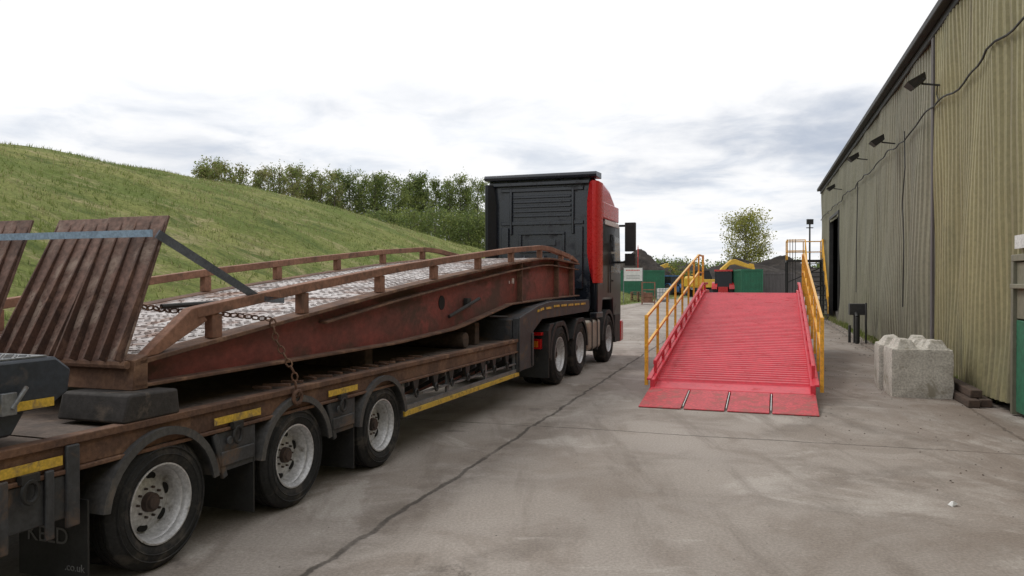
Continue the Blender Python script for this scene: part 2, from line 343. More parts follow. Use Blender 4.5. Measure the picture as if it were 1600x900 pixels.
# ------------------------------------------------------------ trees
def leaf_quads(C,size):
    n=len(C); a=rng.normal(size=(n,3)); a/=np.linalg.norm(a,axis=1,keepdims=True); b=np.cross(a,rng.normal(size=(n,3))); b/=np.linalg.norm(b,axis=1,keepdims=True)
    s=size*rng.uniform(.5,1.2,(n,1)); a=a*s;b=b*s*.7
    return np.stack([C-a,C-b*.9,C+a,C+b],1).reshape(-1,3)
def make_tree(name,specs,mats,parent=None):
    b=B(); Cs=[];Ms=[];Sz=[]
    for sp in specs:
        x,y,z,h,w=sp['x'],sp['y'],sp['z'],sp['h'],sp['w']
        top=Vector((x+random.uniform(-.3,.3),y,z+h*.95)); base=Vector((x,y,z-.3)); r=h*.016
        segs=6; pts=[base.lerp(top,i/segs)+Vector((random.uniform(-.1,.1)*w*.3,random.uniform(-.1,.1)*w*.3,0))*(i>0) for i in range(segs+1)]
        for i in range(segs): b.tube(pts[i],pts[i+1],r*(1-i/segs*.85),r*(1-(i+1)/segs*.85),6,0,False)
        for k in range(sp['nb']):
            f=random.uniform(sp.get('lo',.2),.98); p=base.lerp(top,f); az=random.uniform(0,6.283)
            if sp['style']=='round':
                prof=math.sqrt(max(0,1-((f-.6)/.45)**2)); L=w*.5*prof*random.uniform(.6,1.08); upk=.45
            else:
                prof=max(.10,(1-f))**.5*min(1,(f-.02)*4)*1.1; L=w*.5*prof*random.uniform(.5,1.1)+.35; upk=1.2
            d=Vector((math.cos(az),math.sin(az),upk*random.uniform(.4,1.2)))
            e=p+d*L; b.tube(p,e,r*.28*(1-f*.5),r*.06,4,0,False)
            nl=sp['nl']; nc=4
            for c in range(nc):
                q=p.lerp(e,random.uniform(.35,1.05)); cs=w*sp.get('cl',.09)
                pts_=np.array(q)+rng.normal(0,1,(nl//nc,3))*np.array([cs,cs,cs*1.1]); Cs.append(pts_)
                Ms.append(np.full(len(pts_),1+(random.random()<sp.get('p2',.5)))); Sz.append(np.full(len(pts_),sp['leaf']))
                e2=q+Vector((random.uniform(-1,1),random.uniform(-1,1),random.uniform(0,1)))*cs*2; b.tube(q,e2,r*.07,r*.03,3,0,False)
    C=np.concatenate(Cs);M=np.concatenate(Ms)
    LV=leaf_quads(C,Sz[0][0])
    bf=[f for f in b.f if len(f)==4]
    V=np.concatenate([np.array(b.v),LV]); nb=len(b.v)
    F=np.concatenate([np.array(bf),nb+np.arange(len(LV)).reshape(-1,4)]); mi=np.concatenate([np.zeros(len(bf)),M])
    return npmesh(name,V,F,mats,mi)
def inv_hill(x,y):
    rx,ry=x-HO[0],y-HO[1]; s=rx*sa+ry*ca; t=-rx*ca+ry*sa; return float(hill_h(np.array(s),np.array(t))) if t>0 else 0.
specs=[]
for px in np.arange(318,790,10.5):
    p_=px+random.uniform(-5,5)
    Y=112+ (px-322)/450*32+random.uniform(-5,8); X=(p_-800)/1200*Y
    ytop=np.interp(px,[322,400,440,520,600,650,700,770],[254,260,264,272,274,276,281,288])+random.uniform(-8,8)
    zt=1.75+(440-ytop)/1200*Y; zb=inv_hill(X,Y)
    if 380<px<397: continue
    specs.append(dict(x=X,y=Y,z=zb,h=zt-zb,w=random.uniform(3.6,5.0),leaf=.165,nb=52,nl=64,style='pop',lo=.10,cl=.085,p2=.5))
make_tree('distant_tree_row',specs[:18],[BARK,LEAFO,LEAFA])
for s in specs[18:]: s['nl']=76; s['w']*=1.12
make_tree('distant_tree_row',specs[18:],[BARK,LEAFB,LEAFA])
sp=[]
for px in np.arange(580,790,14):
    Y=106+random.uniform(0,10); X=(px-800)/1200*Y; zb=inv_hill(X,Y)
    zt=1.75+(440-np.interp(px,[580,600,680,790],[338,335,335,335])+random.uniform(-9,9))/1200*Y
    sp.append(dict(x=X,y=Y,z=zb,h=max(3,zt-zb),w=4.2,leaf=.16,nb=28,nl=48,style='round',lo=.1,cl=.11,p2=.5))
make_tree('understory_trees',sp,[BARK,LEAFB,LEAFA])
make_tree('tree',[dict(x=.3045*120,y=120,z=0,h=12.5,w=8.6,leaf=.16,nb=120,nl=64,style='round',lo=.30,cl=.058,p2=.75)],[BARK,LEAFO,LEAFY])
sp=[]
for px in np.arange(955,1300,7):
    Y=random.uniform(190,240); X=(px-800)/1200*Y
    zt=1.75+(440-random.uniform(408,424))/1200*Y
    sp.append(dict(x=X,y=Y,z=0,h=zt,w=6,leaf=.35,nb=14,nl=36,style='round',lo=.1,cl=.12,p2=.4))
make_tree('far_tree_line',sp,[BARK,LEAFB,LEAFA])
make_tree('shrub',[dict(x=.218*95,y=95,z=1.0,h=3.4,w=3.2,leaf=.13,nb=30,nl=30,style='round',lo=.2,cl=.08,p2=.6)],[BARK,LEAFB,LEAFA])

# ------------------------------------------------------------ soil mounds
def mound(name,cx,cy,rx,ry,h,mat=SOIL,seed=0,n=56):
    r=np.random.default_rng(seed); u=np.linspace(-1,1,n); U,W=np.meshgrid(u,u,indexing='ij')
    d=np.sqrt(U**2+W**2); base=np.clip(1-d,0,1)**.85
    nz=sum(r.uniform(.3,1)/(k)*np.sin(U*k*r.uniform(1.5,3)+r.uniform(0,6))*np.cos(W*k*r.uniform(1.5,3)+r.uniform(0,6)) for k in range(1,9))
    Z=h*base*(1+.16*nz)+r.normal(0,.015*h,U.shape)*(base>0)-.03
    V=np.stack([cx+U*rx,cy+W*ry,Z],-1).reshape(-1,3); I=(np.arange(n-1)[:,None]*n+np.arange(n-1)[None,:]).ravel()
    return npmesh(name,V,np.stack([I,I+n,I+n+1,I+1],1),[mat],smooth=True)
mound('soil_mound',.167*100,100,6.8,8,6.0,seed=1)
mound('soil_mound',.225*110,112,12,9,4.6,seed=2)
mound('soil_mound',.30*110,112,15,9,5.2,seed=3)
mound('soil_mound',.37*112,116,14,9,5.4,seed=4)

# ------------------------------------------------------------ wheels
def wheel(t,r_,d_,c,R,W,rr,sx=1,n=44,twin=False):
    k=R-rr
    prof=[(-.03,rr-.005),(-.012,rr+k*.15),(0,rr+k*.45),(-.012,R-k*.22),(-.03,R-.012),(-.045,R),(-.05,R),
          (-W*.30,R),(-W*.31,R-.014),(-W*.34,R-.014),(-W*.35,R),(-W*.49,R),(-W*.5,R-.014),(-W*.53,R-.014),(-W*.54,R),(-W*.68,R),(-W*.69,R-.014),(-W*.72,R-.014),(-W*.73,R),
          (-W+.05,R),(-W+.03,R-.012),(-W,rr+k*.45),(-W+.03,rr)]
    t.lathe(prof,c,n,0,sx)
    for rb in (.35,.62): t.lathe([(0.0-.002,rr+k*rb),(.004,rr+k*rb+.006),(-.002,rr+k*rb+.012)],c,n,0,sx)
    r_.lathe([(-.032,rr-.002),(-.012,rr+.006),(-.010,rr-.004),(-.03,rr-.014),(-.045,rr-.022),(-.06,rr-.022),(-.075,rr-.034),(-.12,rr-.040),(-.15,rr-.055),(-.140,rr*.66),(-.120,rr*.50),(-.118,rr*.2)],c,n,0,sx)
    r_.lathe([(-W+.03,rr),(-W+.05,rr-.03),(-.15,rr-.05)],c,24,0,sx)
    nh=6
    for i in range(nh):
        a=2*math.pi*(i+.3)/nh; rad=rr*.655; ca_,sa_=math.cos(a),math.sin(a)
        h=rr*.10; vs=[]
        for xx in (-.152,-.1315):
            for q in range(12):
                u=2*math.pi*q/12; dr=h*math.cos(u); dtn=h*1.6*math.sin(u)
                vs.append((c[0]+sx*xx,c[1]+(rad+dr)*ca_-dtn*sa_,c[2]+(rad+dr)*sa_+dtn*ca_))
        d_.add(vs,[(q,(q+1)%12,12+(q+1)%12,12+q) for q in range(12)]+[tuple(range(12,24))],0)  # hand holes are dark oval discs, their shade painted, rim not cut
    d_.tube((c[0]-sx*.14,c[1],c[2]),(c[0]-sx*.085,c[1],c[2]),rr*.27,rr*.24,20,1)
    d_.tube((c[0]-sx*.085,c[1],c[2]),(c[0]-sx*.07,c[1],c[2]),rr*.17,rr*.15,16,1)
    for i in range(10):
        a=2*math.pi*i/10; rad=rr*.38
        d_.tube((c[0]-sx*.13,c[1]+rad*math.cos(a),c[2]+rad*math.sin(a)),(c[0]-sx*.10,c[1]+rad*math.cos(a),c[2]+rad*math.sin(a)),.009,.008,6,1)
def arc_guard(b,cy,cz,R,a0,a1,x0,x1,th=.012,n=16,mi=0,lip=.035,flat=None):
    pts=[]
    for i in range(n+1):
        a=math.radians(a0+(a1-a0)*i/n); y=R*math.cos(a); z=R*math.sin(a)
        if flat: z=min(z,flat)
        pts.append((cy+y,cz+z,math.cos(a),math.sin(a)))
    for p,q in zip(pts[:-1],pts[1:]):
        poly=[(p[0],p[1]),(q[0],q[1]),(q[0]+q[2]*th,q[1]+q[3]*th),(p[0]+p[2]*th,p[1]+p[3]*th)]
        b.pyz(poly,x0,x1,mi)
        poly=[(p[0]-p[2]*lip,p[1]-p[3]*lip),(q[0]-q[2]*lip,q[1]-q[3]*lip),(q[0]+q[2]*th*1.2,q[1]+q[3]*th*1.2),(p[0]+p[2]*th*1.2,p[1]+p[3]*th*1.2)]
        b.pyz(poly,x1-.002,x1+.012,mi)

# ------------------------------------------------------------ low loader trailer
TA=math.atan(.352); TO=(-1.22,7.24,0)
tr=empty('low_loader_trailer',TO,TA)
LW=-2.52
tb,rb_,hb=B(),B(),B()
for s in (0,-1.36,-2.72):
    wheel(tb,rb_,hb,(0,s,.395),.395,.23,.24,1); wheel(tb,rb_,hb,(-.26,s,.395),.395,.23,.24,1,24)
    wheel(tb,rb_,hb,(LW,s,.395),.395,.23,.24,-1); wheel(tb,rb_,hb,(LW+.26,s,.395),.395,.23,.24,-1,24)
tb.obj('tyres',tr,TYRE); rb_.obj('rims',tr,RIM); hb.obj('hubs',tr,[DARK,HUB])
b=B()
for s in (0,-1.36,-2.72): b.tube((-.5,s,.395),(LW+.5,s,.395),.06,n=10)
for x in (-.78,LW+.78): b.box(x-.07,x+.07,-6.2,4.2,.46,.86); b.box(x-.13,x+.13,-6.2,4.2,.44,.459)
for s in (0,-1.36,-2.72):
    for x in (-.66,LW+.66): b.tube((x,s-.25,.42),(x,s-.25,.62),.12,n=12); b.beam((x,s+.45,.44),(x,s-.2,.33),.1,.06)
b.tube((-1.1,.9,.55),(-1.1,1.8,.55),.13,n=16); b.tube((-1.45,.9,.55),(-1.45,1.8,.55),.13,n=16)
b.tube((-.62,2.3,.58),(-.62,3.2,.58),.10,n=16)
b.path([(-.5,.4+i*.3,.50-.05*abs(math.sin(i*1.1))) for i in range(13)],.014,6)
b.path([(-.46,.4+i*.3,.53-.035*abs(math.sin(i*.9+1))) for i in range(13)],.010,6)
b.obj('chassis_beams',tr,CHASS)
b=B(); b.box(LW+.09,-.09,-3.35,3.92,.872,.905); 
b.obj('deck',tr,DECKT)
b=B()
for x0,x1 in ((-.088,0),(LW,LW+.088)):
    b.box(x0,x1,-6.2,4.05,.885,.93); b.box(x0+.015,x1-.02,-6.2,4.05,.76,.884); b.box(x0,x1,-6.2,4.05,.735,.76)
b.obj('side_rave',tr,RUST,bevel=.006)
b=B()
for x in (-.40,LW+.38): b.box(x,x+.02,.42,3.9,.50,.87)
b.obj('side_beam_red',tr,RUSTRED)
b=B()
ys=[.55,1.0,1.45,1.9,2.35,2.8,3.25,3.7,-.68,-2.04,-3.5,-4.2]
for y in ys:
    b.pyz([(y-.01,.50),(y+.01,.50),(y+.01,.735),(y-.01,.735)],-.70,-.38)
    xa,xb=-.38,-.005
    b.add([(xa,y-.012,.50),(xb,y-.012,.70),(xb,y-.012,.734),(xa,y-.012,.734),(xa,y+.012,.50),(xb,y+.012,.70),(xb,y+.012,.734),(xa,y+.012,.734)],
          [(0,1,2,3),(7,6,5,4),(0,4,5,1),(1,5,6,2),(2,6,7,3),(3,7,4,0)])
b.obj('outriggers',tr,CHASS)
b=B()
for y in (.72,1.2,1.62,2.1,2.6,3.0,3.5):
    b.pyz([(y-.07,.735),(y+.07,.735),(y+.02,.60),(y-.02,.60)],-.03,-.008)
    b.torus((-.002,y,.60),.04,.011,(0,1,0),(0,0,1),12,6,0,.8)
for y in (-.72,-2.07,-3.62,-4.4):
    b.torus((.022,y,.70),.055,.014,(0,1,0),(0,0,1),14,6,0,.75); b.box(-.01,.03,y-.05,y+.05,.745,.79)
b.obj('lashing_rings',tr,BLACKM)
b=B()
for s in (0,-1.36,-2.72): arc_guard(b,s,.395,.455,8,172,-.52,.012,flat=.50)
for s in (0,-1.36,-2.72): arc_guard(b,s,.395,.455,8,172,LW-.01,LW+.5,flat=.50)
b.obj('mudguards',tr,GUARD)
b=B()
for s in (-.68,-2.04):
    b.box(-.30,-.012,s-.20,s+.20,.46,.733); b.box(-.012,.004,s-.17,s+.17,.50,.60)
    b.beam((-.02,s-.22,.73),(-.02,s-.12,.42),.03,.05); b.tube((.004,s-.1,.67),(.02,s-.1,.67),.03,n=12)
b.box(-.5,-.01,-4.6,-3.35,.50,.733)
b.box(-.012,.012,-3.40,-3.32,.45,.885); b.box(-.012,.012,-4.0,-3.94,.45,.885)
for y in (-3.5,-3.75,-4.2): b.box(-.005,.015,y-.025,y+.025,.42,.78)
b.obj('side_boxes',tr,CHASS,bevel=.008)
b=B()
for (y0,y1) in ((-.92,-.46),(-2.28,-1.80),(-3.86,-3.42),(-4.7,-4.1)): b.box(.001,.004,y0,y1,.79,.84)
b.box(-.02,.0,.45,3.98,.40,.45)
b.obj('reflective_strips',tr,YEL)
b=B()
b.box(-.045,-.021,.45,3.98,.39,.50)
for y in (.5,1.6,2.8,3.9): b.box(-.07,-.046,y-.03,y+.03,.39,.735)
b.box(-.06,-.03,.45,3.98,.565,.585)
b.obj('side_guard',tr,GALV)
b=B()
for s in (-.50,-1.86,-3.25): b.box(-.52,-.01,s-.008,s+.004,.10,.56)
b.obj('mud_flaps',tr,BLACKM)
def text(name,body,size,loc,rot,mat,parent,ext=.001,align='CENTER'):
    c=bpy.data.curves.new(name,'FONT'); c.body=body; c.size=size; c.extrude=ext; c.align_x=align; c.align_y='CENTER'
    o=bpy.data.objects.new(name,c); c.materials.append(mat); scene.collection.objects.link(o); o.parent=parent; o.location=loc; o.rotation_euler=rot; return o
FAINT=PM('faded_lettering',(.22,.22,.22),(.15,.15,.15),12,.8,bump=0)
text('mud_flap_lettering','KELD',.13,(-.30,-3.262,.34),(math.pi/2,0,0),FAINT,tr)
text('mud_flap_web_lettering','.co.uk',.06,(-.10,-3.262,.18),(math.pi/2,0,0),FAINT,tr)
b=B(); b.box(LW+.09,-.09,-6.2,-3.352,.86,.898)
b.obj('rear_deck',tr,DECKT)
b=B()
b.pyz([(-6.0,1.10),(-3.50,1.10),(-3.38,1.17),(-3.36,1.29),(-3.45,1.36),(-6.0,1.36)],-1.15,.0)
b.pyz([(-6.0,.98),(-3.66,.98),(-3.58,1.10),(-6.0,1.10)],-1.1,-.05)
b.obj('folded_rear_ramp',tr,NAVY,bevel=.015)
b=B(); b.box(-1.12,-.03,-5.9,-3.48,1.362,1.370)
for i in range(36):
    for j in range(24):
        x=-1.10+j*.045;y=-4.95+i*.04
        b.beam((x-.014,y-.010*(1 if (i+j)%2 else -1),1.372),(x+.014,y+.010*(1 if (i+j)%2 else -1),1.372),.007,.006)
b.obj('ramp_chequer_plate',tr,GALV)
b=B(); b.box(.001,.006,-5.6,-3.47,1.11,1.155); b.obj('ramp_reflective_strip',tr,YEL)
b=B(); b.box(.007,.03,-3.77,-3.69,1.10,1.21); b.tube((.03,-3.72,1.13),(.03,-3.64,1.23),.012); b.box(-.04,.012,-4.3,-4.1,1.25,1.29)
b.obj('ramp_latch',tr,GALV,bevel=.004)
b=B(); b.box(-.06,.004,-4.4,-4.3,1.18,1.34); b.box(-.06,.004,-3.98,-3.93,1.18,1.34); b.tube((-.1,-4.2,1.0),(.02,-4.2,1.0),.05,n=14)
for y in (-5.6,-3.8): b.box(-1.0,-.1,y-.05,y+.05,.899,.979)
b.obj('ramp_brackets',tr,BLACKM,bevel=.004)
# gooseneck
neck=[(3.92,.46),(4.62,.46),(4.66,1.0),(5.1,1.16),(8.15,1.17),(8.25,1.24),(8.2,1.40),(5.6,1.43),(4.9,1.38),(3.95,1.22)]
b=B()
for x0,x1 in ((-.09,-.0),(LW,LW+.09),(-.85,-.75),(LW+.75,LW+.85)): b.pyz(neck,x0,x1)
b.box(LW+.1,-.1,3.95,4.0,.5,1.2); b.box(LW+.1,-.1,8.0,8.15,1.19,1.38)
b.pyz([(3.95,1.20),(4.9,1.36),(5.6,1.41),(8.2,1.385),(8.2,1.365),(5.6,1.39),(4.9,1.34),(3.95,1.18)],LW+.092,-.092)
b.box(.001,.02,3.95,4.02,.46,1.24); b.box(.001,.02,4.55,4.62,.48,.98)
b.obj('gooseneck',tr,CHASS,bevel=.01)
b=B()
for i in range(7):
    y=4.85+i*.45; z=1.325 if y<5.4 else 1.345-.006*(y-5.4)
    b.beam((.006,y,z-.03 if i==0 else z),(.006,y+.32,z-.0),.008,.035)
b.obj('gooseneck_reflectors',tr,YEL)
b=B()
b.pyz([(-3.02,.93),(-2.58,.93),(-2.60,1.085),(-2.98,1.092)],-.52,.0); b.pyz([(-3.02,.906),(-2.58,.906),(-2.60,1.07),(-2.98,1.085)],LW,LW+.6)
b.obj('rubber_support_blocks',tr,RUBBER,bevel=.015)
b=B(); b.tube((LW+.3,2.5,1.01),(-.20,2.5,1.01),.10,n=16); b.box(LW+.3,-.3,3.05,3.2,.906,1.2); b.box(LW+.3,-.3,.2,.34,.906,1.08)
b.obj('support_timbers',tr,TIMBER,bevel=.01)
b=B()
for i in range(14):
    y=-1.5+i*.2; b.beam((-.12+random.uniform(-.02,.02),y,.935),(-.3,y+random.uniform(-.1,.1),.935),.03,.02)
b.obj('deck_debris',tr,RUST)

# ------------------------------------------------------------ carried rusty ramp
rr=empty('rusty_loading_ramp',TO,TA)
ST=[-2.80,-1,.57,2.12,4.1,5.7,6.2,8.0]; ZT=[1.27,1.49,1.68,1.84,2.03,2.15,2.16,2.11]
SB=[-2.80,.57,2.12,4.1,5.7,8.0]; ZB=[1.10,1.11,1.17,1.41,1.445,1.47]
zt=lambda s: float(np.interp(s,ST,ZT)); zb=lambda s: float(np.interp(s,SB,ZB))
xs=[-2.80+i*.3 for i in range(37)]; xs=[x for x in xs if x<8.0]+[8.0]
RX=-.14; LX=-2.38
def ribbon(b,f0,f1,x0,x1,ss,mi=0):
    k=len(ss); vs=[];fs=[]
    for s in ss: vs+= [(x0,s,f0(s)),(x1,s,f0(s)),(x1,s,f1(s)),(x0,s,f1(s))]
    for i in range(k-1):
        for j in range(4): fs.append((4*i+j,4*i+(j+1)%4,4*i+4+(j+1)%4,4*i+4+j))
    fs+=[(0,1,2,3),(4*k-1,4*k-2,4*k-3,4*k-4)]
    b.add(vs,fs,mi)
b=B()
for X0,X1,o in ((RX-.12,RX-.10,1),(LX+.10,LX+.12,-1)): ribbon(b,lambda s:zb(s)+.02,lambda s:zt(s)-.035,X0,X1,xs)
b.obj('side_webs',rr,RUSTRED)
b=B()
for X0,X1 in ((RX-.19,RX),(LX,LX+.19)):
    ribbon(b,lambda s:zt(s)-.035,lambda s:zt(s)-.005,X0,X1,xs); ribbon(b,zb,lambda s:zb(s)+.022,X0,X1,xs)
for X0,X1 in ((RX-.10,RX-.012),):
    ribbon(b,lambda s:zt(s)-.14,lambda s:zt(s)-.12,X0,X1,[x for x in xs if x>-1])
b.pyz([(-2.82,1.09),(-2.70,1.09),(-2.70,1.30),(-2.80,1.27)],LX,RX)
b.obj('side_flanges',rr,RUST,bevel=.004)
b=B()
for s in (4.6,6.6,7.6):
    b.box(RX-.10,RX-.02,s-.01,s+.01,zb(s)+.025,zt(s)-.04)
for s in np.arange(-2.2,8,.8): b.box(LX+.12,RX-.12,s-.04,s+.04,zt(s)-.20,zt(s)-.05)
b.obj('cross_members',rr,RUST)
b=B(); 
ribbon(b,lambda s:zt(s)-.05,lambda s:zt(s)-.012,LX+.19,RX-.19,[x for x in xs])
for i in range(13):
    s=-2.5+i*.8
    if s<7.9: b.beam((LX+.22,s,zt(s)-.009),(RX-.22,s,zt(s)-.009),.02,.010)
for i in range(210):
    s=-2.65+i*.05
    if s>7.9: break
    for j in range(22):
        x=LX+.25+j*.083+(.04 if i%2 else 0); a_=.018*(1 if (i+j)%2 else -1)
        if random.random()<.7 and x<RX-.24: b.beam((x-.022,s-a_*.8,zt(s)-.0105),(x+.022,s+a_*.8,zt(s)-.0105),.009,.008)
b.obj('ramp_deck',rr,DECKW,smooth=False,recalc=False)
b=B()
rz=lambda s: zt(s)+float(np.interp(s,[-2.3,-1,5.7,8],[.24,.245,.20,.10]))
for x in (RX-.06,LX+.06):
    ribbon(b,lambda s:rz(s)-.075,rz,x-.045,x+.045,[-2.25]+[q for q in xs if q>-2.2 and q<7.6])
    for s in (-2.05,-1.0,.3,1.55,2.9,4.2,5.6,6.9): b.box(x-.035,x+.035,s-.05,s+.05,zt(s)-.005,rz(s)-.076)
    b.pyz([(-2.72,zt(-2.72)-.004),(-2.58,zt(-2.58)-.004),(-2.15,rz(-2.2)-.10),(-2.25,rz(-2.25)),(-2.30,rz(-2.25)-.01)],x-.04,x+.04)
    b.pyz([(7.58,rz(7.58)-.075),(7.95,zt(7.9)),(8.0,zt(8)+.03),(7.58,rz(7.58))],x-.04,x+.04)
b.obj('kerb_rails',rr,RUSTLT,bevel=.006)
b=B(); b.tube((RX-.101,1.85,1.50),(RX-.094,1.85,1.50),.085,.085,24); b.obj('web_hole_dark_disc',rr,DARK)  # dark disc on the web paints the shade of a hole
b=B(); b.tube((RX-.07,2.0,1.33),(RX+.02,2.75,1.53),.022,n=8); b.box(RX-.09,RX-.04,2.5,2.62,1.42,1.54); b.tube((RX-.06,3.3,1.28),(RX-.02,3.9,1.25),.012)
b.obj('locking_bar',rr,BLACKM)
b=B()
for i,s in enumerate((4.22,4.35,4.41)): b.box(RX-.0995,RX-.097,s,s+.03,1.72,1.80 if i else 1.76)
b.obj('chalk_marks',rr,WHITE)
lipw=.50
for i,xo in enumerate((0,.525,1.16,1.70)):
    x1=RX-.02-xo; x0=x1-lipw
    b=B()
    p0=Vector((0,-2.86,1.26)); p1=Vector((0,-2.46+(-.03,.04,-.05,.02)[i],2.17)); d=(p1-p0); nrm=Vector((0,-d.z,d.y)).normalized()
    def P(x,f,o): q=p0+d*f+nrm*o; return (x,q.y,q.z)
    b.add([P(x0,0,0),P(x1,0,0),P(x1,1,0),P(x0,1,0),P(x0,0,.015),P(x1,0,.015),P(x1,1,.015),P(x0,1,.015)],[(0,1,2,3),(7,6,5,4),(0,4,5,1),(1,5,6,2),(2,6,7,3),(3,7,4,0)],0)
    for k in range(5):
        x=x0+.014+k*(lipw-.028)/4; w=.014
        b.add([P(x-w/2,0,.015),P(x+w/2,0,.015),P(x+w/2,.96,.015),P(x-w/2,.96,.015),P(x-w/2,0,.075),P(x+w/2,0,.075),P(x+w/2,.90,.022),P(x-w/2,.90,.022)],[(0,1,2,3),(7,6,5,4),(0,4,5,1),(1,5,6,2),(2,6,7,3),(3,7,4,0)],1)
    for q in range(13):
        for j in range(8):
            xx=x0+.06+j*.055; f=.04+q*.035; g=.008*(1 if (q+j)%2 else -1)
            b.add([P(xx-.015,f-g,.015),P(xx-.010,f-g-.006,.015),P(xx+.015,f+g,.015),P(xx+.010,f+g+.006,.015),P(xx,f,.021)],[(0,1,4),(1,2,4),(2,3,4),(3,0,4)],0)
    b.obj('end_lip',rr,[LIPR,LIPD],bevel=.002)
b=B(); b.tube((LX,-2.86,1.25),(RX,-2.86,1.25),.025); b.obj('lip_hinge',rr,RUST)
st=empty('ratchet_strap',TO,TA)
b=B(); b.beam((LX-.1,-2.67,2.05),(RX+.01,-2.67,2.05),.006,.045); b.obj('strap_across',st,STRAP)
b=B(); b.beam((RX-.0,-2.62,2.05),(RX-.05,-1.55,1.615),.012,.055,up=(.35,0,1)); b.beam((RX-.05,-1.55,1.62),(RX-.05,-1.30,1.60),.07,.04); b.beam((RX-.05,-1.42,1.65),(RX-.05,-1.26,1.67),.05,.02)
b.obj('strap_tail',st,STRAPG)
ch=empty('lashing_chain',TO,TA)
b=B(); b.chain([(RX-.25,-2.6,1.60),(RX-.3,-2.2,1.55),(RX-.10,-1.75,1.50),(RX+.02,-1.5,1.46),(RX+.03,-1.47,1.30),(.02,-1.42,1.05),(.03,-1.40,.86)],.062)
b.torus((.035,-1.4,.86),.05,.016,(0,1,0),(0,0,1),12,6)
b.obj('chain_links',ch,RUST)
b=B(); b.tube((RX-.28,-2.3,1.58),(RX-.2,-1.6,1.60),.018); b.obj('load_binder',ch,BLACKM)
# ------------------------------------------------------------ tractor unit
tk=empty('articulated_lorry_tractor_unit',TO,TA)
tb,rb_,hb=B(),B(),B()
for s,sc in ((6.2,1),(7.58,1),(10.1,1)):
    wheel(tb,rb_,hb,(-.01,s,.51),.51,.30,.29,1); wheel(tb,rb_,hb,(LW+.01,s,.51),.51,.30,.29,-1)
    if s<7: wheel(tb,rb_,hb,(-.33,s,.51),.51,.28,.29,1,24); wheel(tb,rb_,hb,(LW+.33,s,.51),.51,.28,.29,-1,24)
tb.obj('tyres',tk,TYRE); rb_.obj('rims',tk,RIM); hb.obj('hubs',tk,[DARK,HUB])
b=B()
for x in (-.85,LW+.85): b.box(x-.04,x+.04,5.3,11.2,.72,1.0)
for s in (6.2,7.58,10.1): b.tube((-.4,s,.51),(LW+.4,s,.51),.08,n=10)
b.box(LW+.5,-.5,5.9,6.6,1.0,1.14); b.box(LW+.8,-.8,5.28,5.36,.7,1.0)
b.obj('chassis',tk,BLACKM)
b=B()
for s,a0,a1 in ((6.2,20,185),(7.58,0,160)):
    arc_guard(b,s,.51,.58,a0,a1,-.66,-.02,th=.02,lip=.06,flat=.54); arc_guard(b,s,.51,.58,a0,a1,LW+.03,LW+.66,th=.02,lip=.06,flat=.54)
b.box(-.66,-.02,5.52,5.56,.18,.62); b.box(LW+.02,LW+.66,5.52,5.56,.18,.62)
b.pyz([(5.52,.5),(5.60,.5),(5.66,.95),(5.85,1.06),(5.6,1.06),(5.5,.95)],-.66,-.015)
b.obj('rear_mudguards',tk,BLACKM,bevel=.006)
b=B(); 
for x0 in (-.62,LW+.12): b.box(x0,x0+.50,5.40,5.49,.66,.82,0); b.box(x0+.36,x0+.46,5.385,5.399,.69,.79,1); b.box(x0+.02,x0+.20,5.388,5.399,.69,.79,0)
b.box(-.62,-.1,5.38,5.48,.88,.93,0)
b.obj('tail_lamps',tk,[LENSR,LENSO],bevel=.004)
b=B(); b.box(-.62,-.03,8.22,9.35,.38,.98); b.obj('fuel_tank',tk,ALU,bevel=.07,seg=4)
b=B(); b.box(-.64,-.02,8.55,8.6,.36,1.0); b.box(-.64,-.02,9.0,9.05,.36,1.0); b.box(LW+.03,LW+.62,8.2,9.3,.38,.98)
b.obj('tank_straps',tk,BLACKM)
cb0,cf=9.22,11.55
b=B(); b.pyz([(cb0,1.12),(9.55,1.12),(9.62,1.35),(10.6,1.35),(10.7,.75),(cf,.75),(cf,2.0),(11.42,3.05),(cb0,3.05)],LW+.04,-.04)
b.obj('cab_body',tk,CABK,bevel=.06,seg=3)
b=B(); b.pyz([(cb0+.02,3.04),(11.40,3.04),(11.15,3.55),(10.6,3.80),(10.0,3.90),(cb0+.02,3.90)],LW+.10,-.10)
b.obj('cab_roof',tk,CABR,bevel=.09,seg=4)
b=B()
b.box(LW+.06,-.20,cb0-.05,cb0-.005,1.15,3.92)
b.obj('cab_back_panel',tk,CABP,bevel=.03)
b=B()
b.pyz([(cb0-.30,3.95),(cb0-.26,4.01),(cb0+.2,4.03),(cb0+.2,3.90),(cb0-.26,3.90)],LW+.03,-.03); b.box(LW+.2,-.2,cb0-.18,cb0-.05,3.78,3.86)
for z in (3.12,3.22,3.32,3.42,3.52): b.box(LW+.62,-.62,cb0-.085,cb0-.05,z,z+.055)
b.box(LW+.55,LW+.60,cb0-.11,cb0-.05,2.75,3.75); b.box(-.60,-.55,cb0-.11,cb0-.05,2.75,3.75)
b.box(LW+.35,-.35,cb0-.10,cb0-.05,3.66,3.74); b.box(LW+.35,-.35,cb0-.09,cb0-.05,2.95,3.03)
b.box(LW+.75,-.75,cb0-.10,cb0-.05,2.74,2.80); b.box(LW+.75,-.75,cb0-.10,cb0-.05,2.36,2.41)
b.pyz([(cb0-.10,2.41),(cb0-.05,2.41),(cb0-.05,2.74),(cb0-.10,2.74)],LW+.75,LW+.81); b.pyz([(cb0-.10,2.41),(cb0-.05,2.41),(cb0-.05,2.74),(cb0-.10,2.74)],-.81,-.75)
b.box(LW+.95,-.95,cb0-.075,cb0-.05,2.50,2.64)
for x in (LW+.36,-.52): b.box(x,x+.16,cb0-.12,cb0-.05,1.6,2.9)
